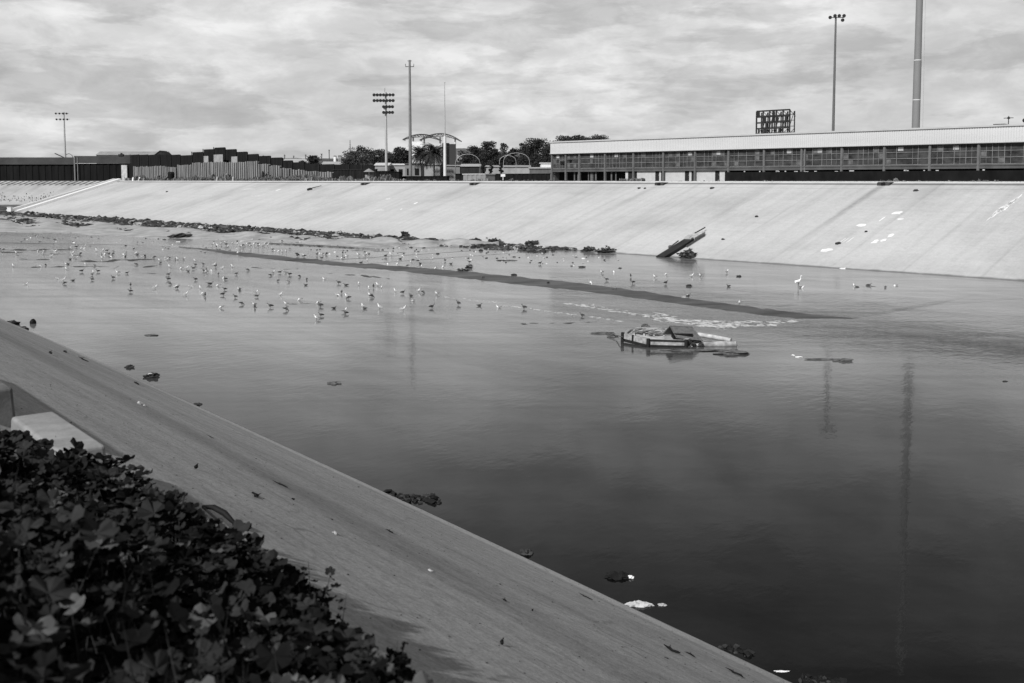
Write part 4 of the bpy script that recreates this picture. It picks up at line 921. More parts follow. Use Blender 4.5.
# long dark wall (bridge-like) at left
M_wallG = mat('post_grey', .16)
def left_wall():
    D = 372; z = lambda y: atd(60, y, D).z - BH; x = lambda px: atd(px, 170, D).x
    r = thing('long_dark_wall', 'long dark sheet wall with a lighter band along its top at the far left', 'wall', (x(75), D, BH))
    X0 = x(75); XL = -330 - X0; XR = x(129) - X0
    k = MB(); 
    k.lo((XL, -.5, z(164.5)), (0, .5, z(157.4))); k.lo((0, -.6, z(163.2)), (XR + 2, .5, z(156))); k.build('top_band', mat('band_grey', .055, .8, .35, .25, stretch=(.5, 1, .5)), r)
    k = MB(); n = int((XR - XL) / 1.2)
    for i in range(n): a = XL + i * 1.2; k.lo((a, .0 if i % 2 else .18, -.5), (a + 1.2, .4, z(163.6)))
    k.build('sheeting', mat('wall_dark_sheet', .009, .8, .5, .4, stretch=(1, 1, .2)), r)
    for px, s in ((75.5, .22), (78.5, .12)):
        k = MB(); a = x(px) - X0; k.lo((a - s, -.8, -.4), (a + s, -.55, z(156.5))); k.build('post', M_wallG, r)
    k = MB(); k.lo((x(122.8) - X0, -1.4, -.2), (x(128.3) - X0, -.7, z(165.2))); k.build('pier', mat('pier_concrete', .46, .85, .3, .8), r)
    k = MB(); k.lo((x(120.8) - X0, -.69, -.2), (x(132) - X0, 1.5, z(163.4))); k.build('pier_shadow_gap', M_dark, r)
    k = MB(); k.lo((x(119.5) - X0, -.8, z(156.2)), (x(124.5) - X0, .2, z(154.2))); k.lo((x(121.4) - X0, -.5, z(154.2)), (x(123) - X0, 0, z(153))); k.build('lamp_bracket', M_dsteel, r)
left_wall()
def low_hut(name, px0, px1, D, yt, yb, lab, mwall, mroof, gable=None, cat='building', dp=9, win=0):
    a = atd(px0, 180, D); b = atd(px1, 180, D); H = atd((px0 + px1) / 2, yt, D).z - BH; He = atd((px0 + px1) / 2, yb, D).z - BH; w_ = b.x - a.x
    r = thing(name, lab, cat, (a.x, D, BH)); k = MB(); k.lo((0, 0, 0), (w_, dp, He)); k.build('wall', mwall, r)
    k = MB(); ov = .3
    k.add([(-ov, -ov, He), (w_ + ov, -ov, He), (w_ + ov, dp / 2, H), (-ov, dp / 2, H), (-ov, dp + ov, He), (w_ + ov, dp + ov, He)], [(0, 1, 2, 3), (3, 2, 5, 4), (0, 3, 4), (1, 5, 2), (0, 4, 5, 1)]); k.build('roof', mroof, r)
    for i in range(win):
        x = w_ * (i + .5) / win; k = MB(); k.lo((x - .5, -.06, He * .35), (x + .5, .02, He * .75)); k.build('window', M_dark, r)
    return r
M_roofP = mat('pale_roof', .36, .7, .15, .3); M_wallP = mat('pale_wall', .27, .8, .2, .6); M_wallD = mat('grey_wall', .12, .8, .3, .6)
low_hut('warehouse', 97, 165, 420, 151.2, 155, 'long low building with a pale roof above the dark wall at left', M_wallD, mat('slate_roof', .26, .7, .2, .3))
r = thing('gable_shed', 'small dark gable rising at the right end of the pale roof', 'shed', (atd(155.5, 180, 330).x, 330, BH)); k = MB(); w_ = atd(166, 180, 330).x - atd(155.5, 180, 330).x; h0 = atd(160, 155, 330).z - BH; h1 = atd(160, 151, 330).z - BH
k.add([(0, 0, 0), (w_, 0, 0), (w_, 0, h0), (w_ / 2, 0, h1), (0, 0, h0), (0, 6, 0), (w_, 6, 0), (w_, 6, h0), (w_ / 2, 6, h1), (0, 6, h0)], [(0, 1, 2, 3, 4), (9, 8, 7, 6, 5), (0, 4, 9, 5), (1, 6, 7, 2)]); k.build('wall', M_dsteel, r)
k = MB(); k.bar((-.3, 3, h0 - .1), (w_ / 2, 3, h1 + .1), 6.4, .15); k.bar((w_ + .3, 3, h0 - .1), (w_ / 2, 3, h1 + .1), 6.4, .15); k.build('roof', M_dsteel, r)
low_hut('low_building', 283, 307, 330, 158.4, 163, 'small building with a pale flat roof left of the dark bushy tree', M_wallD, M_roofP)
low_hut('low_building', 322, 371, 340, 161.3, 164.5, 'long building with a pale roof behind the stepped fence', M_wallP, M_roofP)
low_hut('low_building', 375, 388, 250, 162.5, 165.5, 'pale building left of the floodlight mast foot', M_wallP, M_concL)
low_hut('low_building', 388, 405, 255, 163.3, 165.2, 'white walled building between the mast and the tall pole', mat('white_wall', .30, .8, .1, .6), M_concL, win=2)
low_hut('low_building', 405, 421, 235, 163, 164.2, 'grey walled hut right behind the tall pole', mat('mid_wall', .2, .8, .2, .6), M_wallD, win=2)
low_hut('low_building', 446, 460, 250, 164.5, 166, 'grey hut right of the thin flagpole', mat('mid_wall'), M_wallP)
low_hut('low_building', 461.5, 481, 245, 163.6, 166.5, 'low hut with a pale canopy roof above the pale container', M_dsteel, M_roofP)
low_hut('low_building', 484, 530, 260, 165, 167, 'long pale wall building under the arched frames', mat('mid_wall2', .3, .8, .25, .4), M_wallP)
low_hut('low_building', 530, 551, 240, 167, 168.5, 'dark low building next to the long white building', M_wallD, M_roofP)
low_hut('low_building', 541, 552.5, 262, 162.4, 163.4, 'small white block above the dark low building', M_white, M_white)
low_hut('low_building', 424, 440, 250, 163.5, 165, 'pale building behind the palm trunks', mat('mid_wall2'), M_roofP)
# container, dark low walls
def wallbox(name, px0, px1, g, yt, lab, cat, m, capm=None, dp=1.0):
    a = offs(px0, g); b = offs(px1, g); H = offs((px0 + px1) / 2, g, yt).z - BH; r = thing(name, lab, cat, (a.x, a.y, BH), FANG); w_ = (b - a).length
    k = MB(); nn = max(3, int(w_ / .6))
    for i in range(nn): x = w_ * i / nn; k.lo((x, .0 if i % 2 else .07, 0), (x + w_ / nn, dp, H))
    k.build('panel', m, r); k = MB(); k.lo((-.1, -.12, H), (w_ + .1, dp + .05, H + .12)); k.build('cap', capm or m, r); return r
wallbox('container', 463, 485.5, 4, 174.4, 'pale low container by the top of the far bank', 'container', mat('container_grey', .22, .7, .2, 1), M_pale, 2.4)
wallbox('dark_fence', 486, 549, 9, 174.2, 'black low fence between the pale container and the long building', 'fence', M_dark, M_dsteel, .3)
wallbox('dark_fence', 376, 388, 9, 171.5, 'black hedge-like wall at the foot of the floodlight mast', 'wall', M_dark, M_dark, .8)
wallbox('dark_fence', 388, 399, 9, 172.2, 'black wall right of the floodlight mast foot', 'wall', M_dark, M_dark, .8)
wallbox('dark_fence', 399, 447, 11, 176.6, 'very low black wall below the palms', 'wall', M_dark, M_dark, .6)
wallbox('dark_fence', 455, 463, 9, 174.2, 'short black wall left of the pale container', 'wall', M_dark, M_dark, .8)
wallbox('dark_fence', 333, 376, 9, 169.8, 'dark fence section at the right end of the corrugated fence', 'fence', mat('stepped_dark_sheet'), M_dsteel, .4)
# bin and post
q = offs(171.2, 3.5); t = thing('bin', 'black upright bin in front of the corrugated fence', 'bin', (q.x, q.y, BH)); H = offs(171, 3.5, 171.8).z - BH
k = MB(); k.tube([(0, 0, 0), (0, 0, H * .85)], [.85, .95], 14); k.build('body', M_black, t); k = MB(); k.tube([(0, 0, H * .86), (0, 0, H)], [1.0, .6], 14); k.build('lid', M_black, t)
for k_, (px, lab) in enumerate([(133, 'left one of two small pale bollards by the white pier'), (139.5, 'right one of two small pale bollards by the white pier'), (217, 'pale stump in the weeds under the stepped fence'), (233, 'pale leaning stump right of the other one under the stepped fence')]):
    q = offs(px, 1.6); k = MB(); k.tube([(0, 0, 0), (.1, 0, .9), (.1, 0, 1.1)], [.3, .28, .15], 9); tag(k.build('bollard', M_white if k_ < 2 else M_conc, loc=(q.x, q.y, BH)), lab, 'bollard')
lump('stone', 226.5, 183.5, (1, 1, 1), 'dark stone sitting on the top edge of the far bank under the fence', 'stone', 3, M_dmud, z=BH - .3) if False else None
# parasol
q = offs(369, 5); t = thing('parasol', 'pale garden parasol with people-high pole by the stepped fence end', 'parasol', (q.x, q.y, BH)); H = offs(369, 5, 168.5).z - BH
k = MB(); k.tube([(0, 0, 0), (0, 0, H)], .06, 6); k.build('pole', M_pale, t); k = MB(); k.tube([(0, 0, H - .7), (0, 0, H)], [1.2, .06], 12); k.build('canopy', M_wallP, t)
t['label'] = 'pale open parasol near the right end of the stepped fence'
k = MB(); k.lo((-.9, .4, 0), (.9, .9, 1.4)); k.lo((-.7, -.2, .4), (.7, .35, .55)); q = offs(369, 5.5); tag(k.build('bench', M_wallP, loc=(q.x, q.y, BH)), 'pale bench standing under the open parasol', 'bench')
# small sign post
q = offs(503, 3.5); t = thing('sign_post', 'small pale sign on a thin post in front of the black low fence', 'sign', (q.x, q.y, BH)); k = MB(); k.lo((-.06, -.06, 0), (.06, .06, 1.0)); k.build('post', M_pale, t); k = MB(); k.lo((-.4, -.1, .9), (.4, -.06, 1.35)); k.build('plate', M_white, t)

# arched canopy, screens
def canopy():
    D = 262; X = lambda px: atd(px, 160, D).x; Z = lambda y: atd(430, y, D).z - BH
    c = X(432); r = thing('arched_canopy', 'open lattice canopy of two arched trusses above the palms', 'canopy', (c, D, BH))
    for (xa, xm, xb, yl, yt, yr) in ((403, 421, 440, 139.5, 134.2, 140), (420, 440, 460.5, 140, 133.5, 140.8)):
        k = MB(); pr = None; n = 14
        for i in range(n + 1):
            t = i / n; px = xa + (xb - xa) * t; e = 4 * t * (1 - t); yb = yl + (yr - yl) * t; y = yb - (yb - yt) * e
            a = Vector((X(px) - c, 0, Z(y))); b = Vector((X(px) - c, 0, Z(y + .5 + 2.2 * e)))
            if pr: k.bar(pr[0], a, .3, .22); k.bar(pr[1], b, .25, .18); k.bar(pr[i % 2], b if i % 2 == 0 else a, .15, .12)
            k.bar(a, b, .12, .12); k.bar(a, a + Vector((0, 6, 0)), .2, .15); pr = (a, b)
        k.build('truss', mat('truss_grey', .07, .6), r)
    for px in (413, 424, 440, 455):
        k = MB(); k.tube([(X(px) - c, 1, 0), (X(px) - c, 1, Z(137))], .22, 8); k.build('column', M_pale, r)
canopy()
def screen(px0, px1, yt, yb, D, lab, m, seed):
    a = atd(px0, 180, D); b = atd(px1, 180, D); zt = atd(px0, yt, D).z - BH; zb = atd(px0, yb, D).z - BH; r = thing('screen_panel', lab, 'panel', (a.x, D, BH)); w_ = b.x - a.x
    k = MB(); k.lo((0, -.2, zb), (w_, .2, zt)); k.build('panel', m, r); k = MB(); k.lo((w_ * .1, .21, 0), (w_ * .1 + .3, .5, zt)); k.lo((w_ * .9 - .3, .21, 0), (w_ * .9, .5, zt)); k.build('post', M_dsteel, r)
screen(412, 422.5, 141.5, 163, 258, 'tall white panel behind the left palm', M_white, 0)
screen(434, 443.5, 147, 176, 258, 'tall grey panel behind the right palm trunk', mat('panel_grey', .22, .7, .1), 1)
screen(442.5, 449.5, 143, 165, 255, 'narrow black panel right of the thin flagpole', M_black, 2)
screen(449.5, 456, 144, 165, 254, 'dark grey panel at the right end of the canopy', mat('panel_dark', .045, .7, .1), 3)
for k_, (px0, px1, yt, yb, lab) in enumerate([(503.5, 529.5, 152.8, 168, 'larger arched pipe frame in front of the trees'), (499.5, 516, 155.5, 168, 'smaller arched pipe frame overlapping the larger one'), (455.5, 480, 154, 170, 'thin pale arched pipe right of the canopy')]):
    D = 243 - k_ * 2; a = atd(px0, 180, D); b = atd(px1, 180, D); z1 = atd(px0, yb - 7, D).z - BH; zt = atd(px0, yt, D).z - BH; w_ = b.x - a.x
    k = MB(); pts = [(0, 0, 0), (0, 0, z1)] + [(w_ * (1 - cos(pi * t / 8)) / 2, 0, z1 + (zt - z1) * sin(pi * t / 8)) for t in range(1, 8)] + [(w_, 0, z1), (w_, 0, 0)]
    k.tube(pts, .055, 6); tag(k.build('pipe_arch', M_steel, loc=(a.x, D, BH)), lab, 'pipe arch')

# ------------------------------------------------------------------ trees
def tree(px, D, w_, ytop, lab, seed, kind='round', m=None, cy=.62, n=1900, name='tree', base=.22, group='trees beyond the far bank'):
    q = atd(px, 180, D); H = atd(px, ytop, D).z - BH; r = thing(name, lab, 'tree', (q.x, q.y, BH), 0, group); rg = random.Random(seed); W = w_ * D / 1008 / 2 * 1.38; n = int(n * 2.0)
    t = MB(); t.tube([(0, 0, -.2), (.1, 0, H * .3), (rg.uniform(-.3, .3), 0, H * .62)], [H * .028, H * .02, H * .01], 8)
    cls = []; nc = 22 if kind == 'round' else 16
    for k in range(nc):
        a = rg.random() * 2 * pi; rad = sqrt(rg.random()) * W * .8
        if kind == 'flat': z = H * rg.uniform(.78, .92); s = W * rg.uniform(.24, .40); rad *= 1.15
        else:
            u = rg.random(); z = H * (base + (.93 - base) * u); rad *= (1 - .6 * max(0, u - .45) / .55); s = W * rg.uniform(.34, .56)
        c = Vector((cos(a) * rad, sin(a) * rad * .8, z)); cls.append((c, s)); st = Vector((0, 0, H * rg.uniform(.25, .5))); t.tube([st, st.lerp(c, .55) + Vector((0, 0, -.2)), c], [H * .012, H * .008, H * .003], 5)
    cls.append((Vector((rg.uniform(-.2, .2) * W, 0, H * .93)), W * .25)); t.build('trunk', M_bark, r)
    cr = MB()
    for (c, s) in cls:
        for k in range(n // len(cls)):
            d = Vector((rg.gauss(0, 1), rg.gauss(0, 1), rg.gauss(0, 1))).normalized() * (s * rg.random() ** .4); d.z *= .62 if kind != 'flat' else .35
            p_ = c + d; 
            if p_.z > H * 1.02: continue
            e = rg.uniform(.12, .30) * (D / 300); A = Vector((rg.gauss(0, 1), rg.gauss(0, 1), rg.gauss(0, .6))).normalized() * e; B_ = A.cross(Vector((rg.gauss(0, 1), rg.gauss(0, 1), rg.gauss(0, 1)))).normalized() * e * .7
            cr.add([p_ - A, p_ + B_, p_ + A, p_ - B_], [(0, 1, 2, 3)])
    cr.build('crown', m or M_leaf, r); return r
tree(361, 340, 26, 145.5, 'round pale-topped tree left of the floodlight mast', 1, m=M_leaf2)
tree(347, 335, 14, 158, 'low dark bush at the left foot of the round pale-topped tree', 41, m=M_leaf, n=900)
tree(380, 345, 18, 149.5, 'pale bushy tree directly behind the floodlight mast', 2, m=M_leaf2)
tree(397, 320, 20, 147.5, 'dark tree between the mast and the tall pole', 3)
tree(407, 322, 12, 149.5, 'small dark tree right behind the tall pole', 4)
tree(313, 300, 18, 156, 'dark bushy tree between the two pale roofs', 5, m=M_leaf)
tree(303, 305, 12, 160.5, 'low dark shrub left of the dark bushy tree', 6, m=M_leaf, n=800)
tree(474, 330, 18, 146, 'dark tree right of the canopy, first of the dense row', 7)
tree(490, 325, 22, 141, 'tall dark tree in the middle of the dense row', 8, n=2600)
tree(503, 350, 14, 141.5, 'pale airy tree with a thin crown in the dense row', 9, m=M_leaf2, n=700)
tree(513, 320, 16, 148, 'low dark tree between the airy one and the big one', 10)
tree(523, 340, 14, 141.5, 'tree with an open crown left of the biggest tree', 11, n=1000)
tree(535, 315, 26, 139.2, 'biggest dark tree beside the long building', 12, n=3400)
tree(550, 310, 22, 146, 'dark tree behind the corner of the long building', 13)
tree(557, 330, 26, 141, 'dark tree whose top shows over the left end of the roof', 14, n=2400)
tree(583, 300, 40, 134, 'flat-topped pine showing over the roof of the long building', 15, kind='flat', n=3200, name='pine_tree')
tree(466, 300, 12, 153, 'low dark shrub below the first tree of the dense row', 16, n=900)
tree(481, 290, 16, 157, 'dark low tree behind the canopy-roofed hut', 17, n=1200)
tree(500, 300, 16, 156, 'dark low tree behind the smaller arched frame', 18, n=1200)
tree(520, 300, 20, 156, 'dark low tree inside the larger arched frame', 19, n=1600)
tree(541, 280, 18, 158, 'dark low tree above the small white block', 20, n=1400)
for k, (px, D_, wd, yt, lab, mm_) in enumerate([(352, 380, 20, 151, 'pale loose tree just left of the round pale-topped tree', M_leaf2), (372, 390, 20, 150.5, 'pale tree filling the gap left of the floodlight mast', M_leaf2), (389, 395, 18, 152, 'pale tree filling the gap right of the floodlight mast', M_leaf2), (452, 400, 16, 158, 'low pale tree right behind the canopy', M_leaf2), (463, 410, 18, 150, 'loose tree between the canopy and the dense row', M_leaf2), (481, 400, 20, 147.5, 'pale tree behind the second dark tree of the row', M_leaf2), (497, 400, 18, 148, 'pale tree behind the airy tree of the row', M_leaf2), (529, 400, 20, 147, 'pale tree behind the tree with the open crown', M_leaf2), (546, 390, 22, 147, 'pale tree behind the corner of the long building', M_leaf2), (566, 380, 20, 141.5, 'pale crown showing low over the roof left of the pine', M_leaf2)]):
    tree(px, D_, wd, yt, lab, 80 + k, m=mm_, n=1300)
for k, (px, yt) in enumerate([(484.5, 164), (491, 161.5), (501, 162), (482, 160)]):
    tree(px, 238, 3.4, yt, ['slim dark shrub first in the row by the pale wall', 'slim dark shrub second in the row by the pale wall', 'slim dark shrub third in the row by the pale wall', 'slim taller dark shrub at the left end of the pale wall'][k], 50 + k, n=500, base=.1, group='slim shrubs by the pale wall')
def palm(px, D, ytop, w_, lab, seed, fronds=34, r0=.22):
    q = atd(px, 180, D); H = atd(px, ytop, D).z - BH; r = thing('palm_tree', lab, 'palm tree', (q.x, q.y, BH), 0, 'palm trees'); rg = random.Random(seed); W = w_ * D / 1008 / 2; hc = H - W * .75
    t = MB(); t.tube([(0, 0, -.1), (.05, 0, hc * .5), (0, 0, hc)], [r0 * 1.3, r0, r0 * 1.2], 8); t.build('trunk', M_bark, r); c = MB()
    for k in range(fronds):
        az = rg.random() * 6.283; el = rg.uniform(-.5, 1.35); L0 = W * rg.uniform(.8, 1.1); pts = []; pos = Vector((0, 0, hc)); e = el
        for s in range(6):
            pts.append(pos.copy()); pos = pos + Vector((cos(az) * cos(e), sin(az) * cos(e), sin(e))) * L0 / 5; e -= .28
        for s in range(5):
            a, b = pts[s], pts[s + 1]; sd = Vector((-sin(az), cos(az), 0)); wd = L0 * .24 * (1 - s / 5.5)
            for sg in (-1, 1):
                for j in range(2):
                    p0 = a.lerp(b, j * .5); p1 = a.lerp(b, j * .5 + .3); tip = p1 + sd * sg * wd + (b - a) * .5 + Vector((0, 0, -wd * .5)); c.add([p0, p1, tip], [(0, 1, 2)])
    c.build('fronds', mat('palm_fronds', .045, .7, .4, 1), r)
palm(420.5, 236, 142.5, 34, 'bushy palm left of the thin flagpole', 1, 130)
palm(434, 233, 140.5, 36, 'bushy palm close to the thin flagpole', 2, 140)
for k, (px, yt, wd, D, lab) in enumerate([(264, 154.5, 4, 700, 'tiny far palm just right of the stepped fence'), (285, 153.5, 4, 700, 'tiny far palm above the first pale roof'), (306, 153.5, 4, 700, 'tiny far palm left of the dark bushy tree'), (322, 152.5, 4, 700, 'tiny far palm right of the dark bushy tree'), (329.5, 149, 3, 700, 'thin far palm standing tallest on the skyline'), (317, 155, 3, 700, 'tiny far palm just over the dark bushy tree'), (294, 155, 3, 700, 'tiny far palm on the skyline between two others')]):
    palm(px, D, yt, wd, lab, 30 + k, 16, .3)
q = atd(350.5, 180, 500); k = MB(); H = atd(350, 140, 500).z - BH; k.tube([(0, 0, 0), (0, 0, H)], [.3, .12], 6)
for z in range(8): k.bar((-.5, 0, H * (.6 + z * .04)), (.5, 0, H * (.6 + z * .04)), .1, .1)
tag(k.build('radio_mast', M_dsteel, loc=(q.x, q.y, BH)), 'thin radio mast on the skyline left of the round tree', 'mast')
# far hills with houses
def hill(pts, D, seed, m):
    mb = MB(); n = 60; rows = 8; x0, x1 = pts[0][0], pts[-1][0]; idx = {}
    for i in range(n + 1):
        px = x0 + (x1 - x0) * i / n
        for a, b in zip(pts, pts[1:]):
            if a[0] <= px <= b[0]: y = a[1] + (b[1] - a[1]) * (px - a[0]) / (b[0] - a[0]); break
        top = atd(px, y + .5 * noise.noise(Vector((px * .15, seed, 0))), D); zt = top.z - BH
        for k in range(rows + 1):
            t = k / rows; yy = D - 260 + 260 * t if t <= 1 else D; z = zt * sin(t * pi / 2) ** 1.3; mb.v.append((top.x * yy / D, yy, BH - .1 + max(0, z + (2 * noise.noise(Vector((px * .1, k, seed))) if 0 < k < rows else 0))))
        mb.v.append((top.x * 1.3, D + 400, BH - .1))
    m_ = rows + 2
    for i in range(n):
        for k in range(m_ - 1): mb.f.append((i * m_ + k, (i + 1) * m_ + k, (i + 1) * m_ + k + 1, i * m_ + k + 1)); mb.mi.append(0); mb.sm.append(True)
    return struct(mb.build('hill', m))
hill([(200, 166), (240, 160), (280, 158), (330, 158.5), (360, 158), (400, 155), (440, 150.5), (452, 148.5), (466, 148), (480, 150), (520, 154), (560, 160), (640, 170)], 1500, 1, mat('far_hillside', .10, .95, .6, .02))
for k, (px, py, wd, lab) in enumerate([(458, 152.5, 2.4, 'small pale house high on the far hillside right of the canopy'), (461, 155.5, 2.6, 'small pale house in the middle of the far hillside'), (466, 153.2, 2.0, 'small pale house at the right of the far hillside'), (459, 158.5, 2.8, 'pale house lowest on the far hillside'), (334.6, 156.6, 2.2, 'bright white house on the skyline above the long pale roof'), (339.5, 156.3, 3.0, 'grey house on the skyline right of the bright white one')]):
    D = 1240; q = atd(px, py + 1.2, D); t = thing('far_house', lab, 'house', q, 0, 'houses on the far hillside'); s = wd * D / 1008
    m = MB(); m.lo((-s / 2, 0, -9), (s / 2, 6, 1.6)); m.build('wall', M_white if px < 337 else M_wallP, t)
    m = MB(); m.add([(-s / 2 - .2, -.3, 1.6), (s / 2 + .2, -.3, 1.6), (s / 2, 3, 2.8), (-s / 2, 3, 2.8), (-s / 2 - .2, 6.3, 1.6), (s / 2 + .2, 6.3, 1.6)], [(0, 1, 2, 3), (3, 2, 5, 4), (0, 3, 4), (1, 5, 2)]); m.build('roof', M_wallD, t)

# ------------------------------------------------------------------ gulls
M_gw = mat('gull_white', .85, .7, .04, 9); M_gg = mat('gull_wing_grey', .26, .7, .2, 9); M_gd = mat('gull_brown', .10, .7, .3, 9); M_gl = mat('gull_leg', .04, .6, .2, 9)
def gull_mesh(pose, dark):
    mb = MB()
    if pose == 'up': ring = [(-.30, .24, .008, .03), (-.20, .26, .035, .05), (-.10, .27, .07, .075), (0, .28, .095, .10), (.09, .30, .085, .095), (.145, .36, .052, .06), (.165, .43, .042, .046), (.19, .47, .048, .048), (.225, .47, .035, .035), (.25, .462, .014, .014), (.29, .452, .005, .005)]
    elif pose == 'feed': ring = [(-.30, .31, .008, .03), (-.20, .30, .035, .05), (-.10, .29, .07, .075), (0, .28, .095, .10), (.09, .25, .085, .09), (.16, .19, .05, .055), (.20, .13, .042, .045), (.225, .08, .046, .046), (.245, .045, .03, .03), (.26, .02, .012, .012), (.27, -.01, .005, .005)]
    else: ring = [(-.32, .12, .008, .03), (-.20, .10, .05, .05), (-.10, .08, .10, .085), (0, .07, .12, .10), (.09, .09, .10, .095), (.14, .15, .05, .055), (.155, .21, .042, .045), (.18, .245, .048, .048), (.215, .245, .034, .034), (.24, .238, .014, .014), (.28, .23, .005, .005)]
    n = 10; vs = []; nr = len(ring)
    for i, (x, z, ry, rz_) in enumerate(ring):
        for k in range(n): a = 2 * pi * k / n; vs.append((x, cos(a) * ry, z + sin(a) * rz_))
    o0 = len(mb.v); mb.v += vs
    for i in range(nr - 1):
        for k in range(n):
            k2 = (k + 1) % n; up_ = 0 <= k < n // 2; mi = 1 if (i < 3 and up_) else (2 if i >= 8 else 0)
            mb.f.append((o0 + i * n + k, o0 + (i + 1) * n + k, o0 + (i + 1) * n + k2, o0 + i * n + k2)); mb.mi.append(mi); mb.sm.append(True)
    mb.f.append(tuple(o0 + k for k in range(n))); mb.mi.append(1); mb.sm.append(True)
    for sd in (-1, 1):   # folded wings, joined to the body
        zz = ring[3][1]; wv = [(.09, sd * .075, zz + .05), (.02, sd * .115, zz + .035), (-.12, sd * .095, zz + .01), (-.30, sd * .03, ring[0][1] + .03), (-.36, sd * .015, ring[0][1] + .035), (-.16, sd * .03, zz + .085), (0, sd * .045, zz + .105)]
        c = (-.1, sd * .07, zz + .03); mb.add(wv + [(v[0], v[1] - sd * .03, v[2]) for v in wv], [tuple(range(7)), tuple(range(13, 6, -1))] + [(i, i + 7, (i + 1) % 7 + 7, (i + 1) % 7) for i in range(7)], 1)
        if pose != 'rest':
            mb.tube([(.01, sd * .035, .22), (-.01, sd * .035, .11), (.0, sd * .035, -.06)], [.016, .011, .011], 5, 2)
    me = mb.build('gull', [M_gd, M_gl, M_gl] if dark else [M_gw, M_gg, M_gl])
    d = me.data; bpy.data.objects.remove(me); return d
GM = {(p_, d): gull_mesh(p_, d) for p_ in ('up', 'feed', 'rest') for d in (False, True)}
gl = []
def gadd(ox, oy, s, pts):
    for (x, y, c) in pts: gl.append((ox + x / s, oy + y / s, c))
gadd(0, 230, 9.309, [(125, 325, 'w'), (370, 325, 'w'), (425, 315, 'd'), (480, 235, 'w'), (410, 185, 'w'), (515, 185, 'w'), (355, 185, 'w'), (405, 215, 'w'), (155, 208, 'w'), (650, 165, 'w'), (675, 210, 'w'), (655, 260, 'd'), (680, 235, 'w'), (635, 305, 'd'), (615, 302, 'w'), (620, 350, 'w'), (755, 165, 'w'), (785, 160, 'w'), (750, 215, 'd'), (710, 250, 'w'), (795, 305, 'w'), (880, 320, 'w'), (765, 375, 'd'), (860, 405, 'd'), (855, 450, 'd'), (870, 375, 'w'), (535, 440, 'w'), (590, 455, 'w'), (600, 485, 'd'), (683, 455, 'd'), (240, 490, 'w'), (900, 185, 'w'), (910, 375, 'd'), (10, 180, 'w'), (715, 150, 'd')])
gadd(100, 230, 9.309, [(30, 180, 'w'), (70, 185, 'd'), (125, 190, 'w'), (15, 210, 'w'), (50, 215, 'w'), (85, 220, 'd'), (100, 240, 'w'), (20, 250, 'w'), (120, 215, 'd'), (215, 220, 'w'), (240, 205, 'w'), (235, 235, 'd'), (350, 215, 'd'), (335, 212, 'w'), (400, 232, 'w'), (418, 235, 'd'), (505, 245, 'd'), (555, 272, 'w'), (560, 297, 'd'), (610, 250, 'w'), (625, 265, 'w'), (645, 250, 'd'), (700, 262, 'w'), (722, 262, 'w'), (780, 262, 'w'), (885, 275, 'w'), (885, 315, 'd'), (340, 310, 'd'), (650, 330, 'w'), (758, 345, 'w'), (808, 345, 'w'), (822, 370, 'd'), (865, 350, 'd'), (960, 310, 'd'), (990, 350, 'd'), (990, 380, 'w'), (965, 370, 'd'), (255, 390, 'd'), (165, 388, 'w'), (120, 435, 'd'), (640, 405, 'd'), (632, 450, 'd'), (655, 490, 'd'), (285, 505, 'd'), (280, 560, 'd'), (513, 525, 'w'), (705, 518, 'w'), (722, 525, 'd'), (848, 515, 'w'), (937, 530, 'w'), (960, 580, 'w'), (978, 598, 'd'), (800, 588, 'w'), (887, 450, 'd'), (1010, 490, 'w')])
gadd(190, 230, 9.309, [(210, 130, 'w'), (258, 130, 'w'), (245, 150, 'd'), (290, 115, 'w'), (335, 130, 'd'), (395, 110, 'w'), (355, 150, 'w'), (440, 120, 'w'), (470, 145, 'w'), (490, 135, 'd'), (520, 120, 'w'), (560, 142, 'w'), (600, 120, 'w'), (640, 142, 'w'), (685, 130, 'w'), (725, 130, 'w'), (450, 205, 'w'), (830, 190, 'w'), (895, 195, 'w'), (1000, 218, 'd'), (240, 328, 'd'), (225, 315, 'w'), (205, 370, 'w'), (265, 400, 'd'), (300, 345, 'w'), (395, 330, 'w'), (435, 400, 'd'), (540, 362, 'd'), (315, 432, 'w'), (327, 445, 'd'), (195, 495, 'd'), (262, 505, 'w'), (322, 540, 'd'), (310, 590, 'd'), (455, 540, 'w'), (462, 545, 'd'), (420, 610, 'd'), (615, 570, 'w'), (628, 605, 'd'), (845, 590, 'w'), (750, 410, 'd'), (775, 385, 'w'), (840, 385, 'd'), (890, 385, 'w'), (925, 405, 'd'), (820, 460, 'd'), (918, 468, 'w')])
gadd(190, 270, 6.827, [(213, 245, 'w'), (355, 222, 'd'), (437, 228, 'w'), (443, 242, 'd'), (547, 240, 'd'), (655, 222, 'w'), (657, 262, 'd'), (750, 193, 'w'), (877, 215, 'w'), (890, 235, 'd'), (893, 300, 'd'), (865, 322, 'w'), (985, 248, 'd'), (1008, 158, 'w'), (748, 35, 'd'), (915, 50, 'w'), (788, 92, 'd'), (1013, 80, 'd'), (798, 55, 'd')])
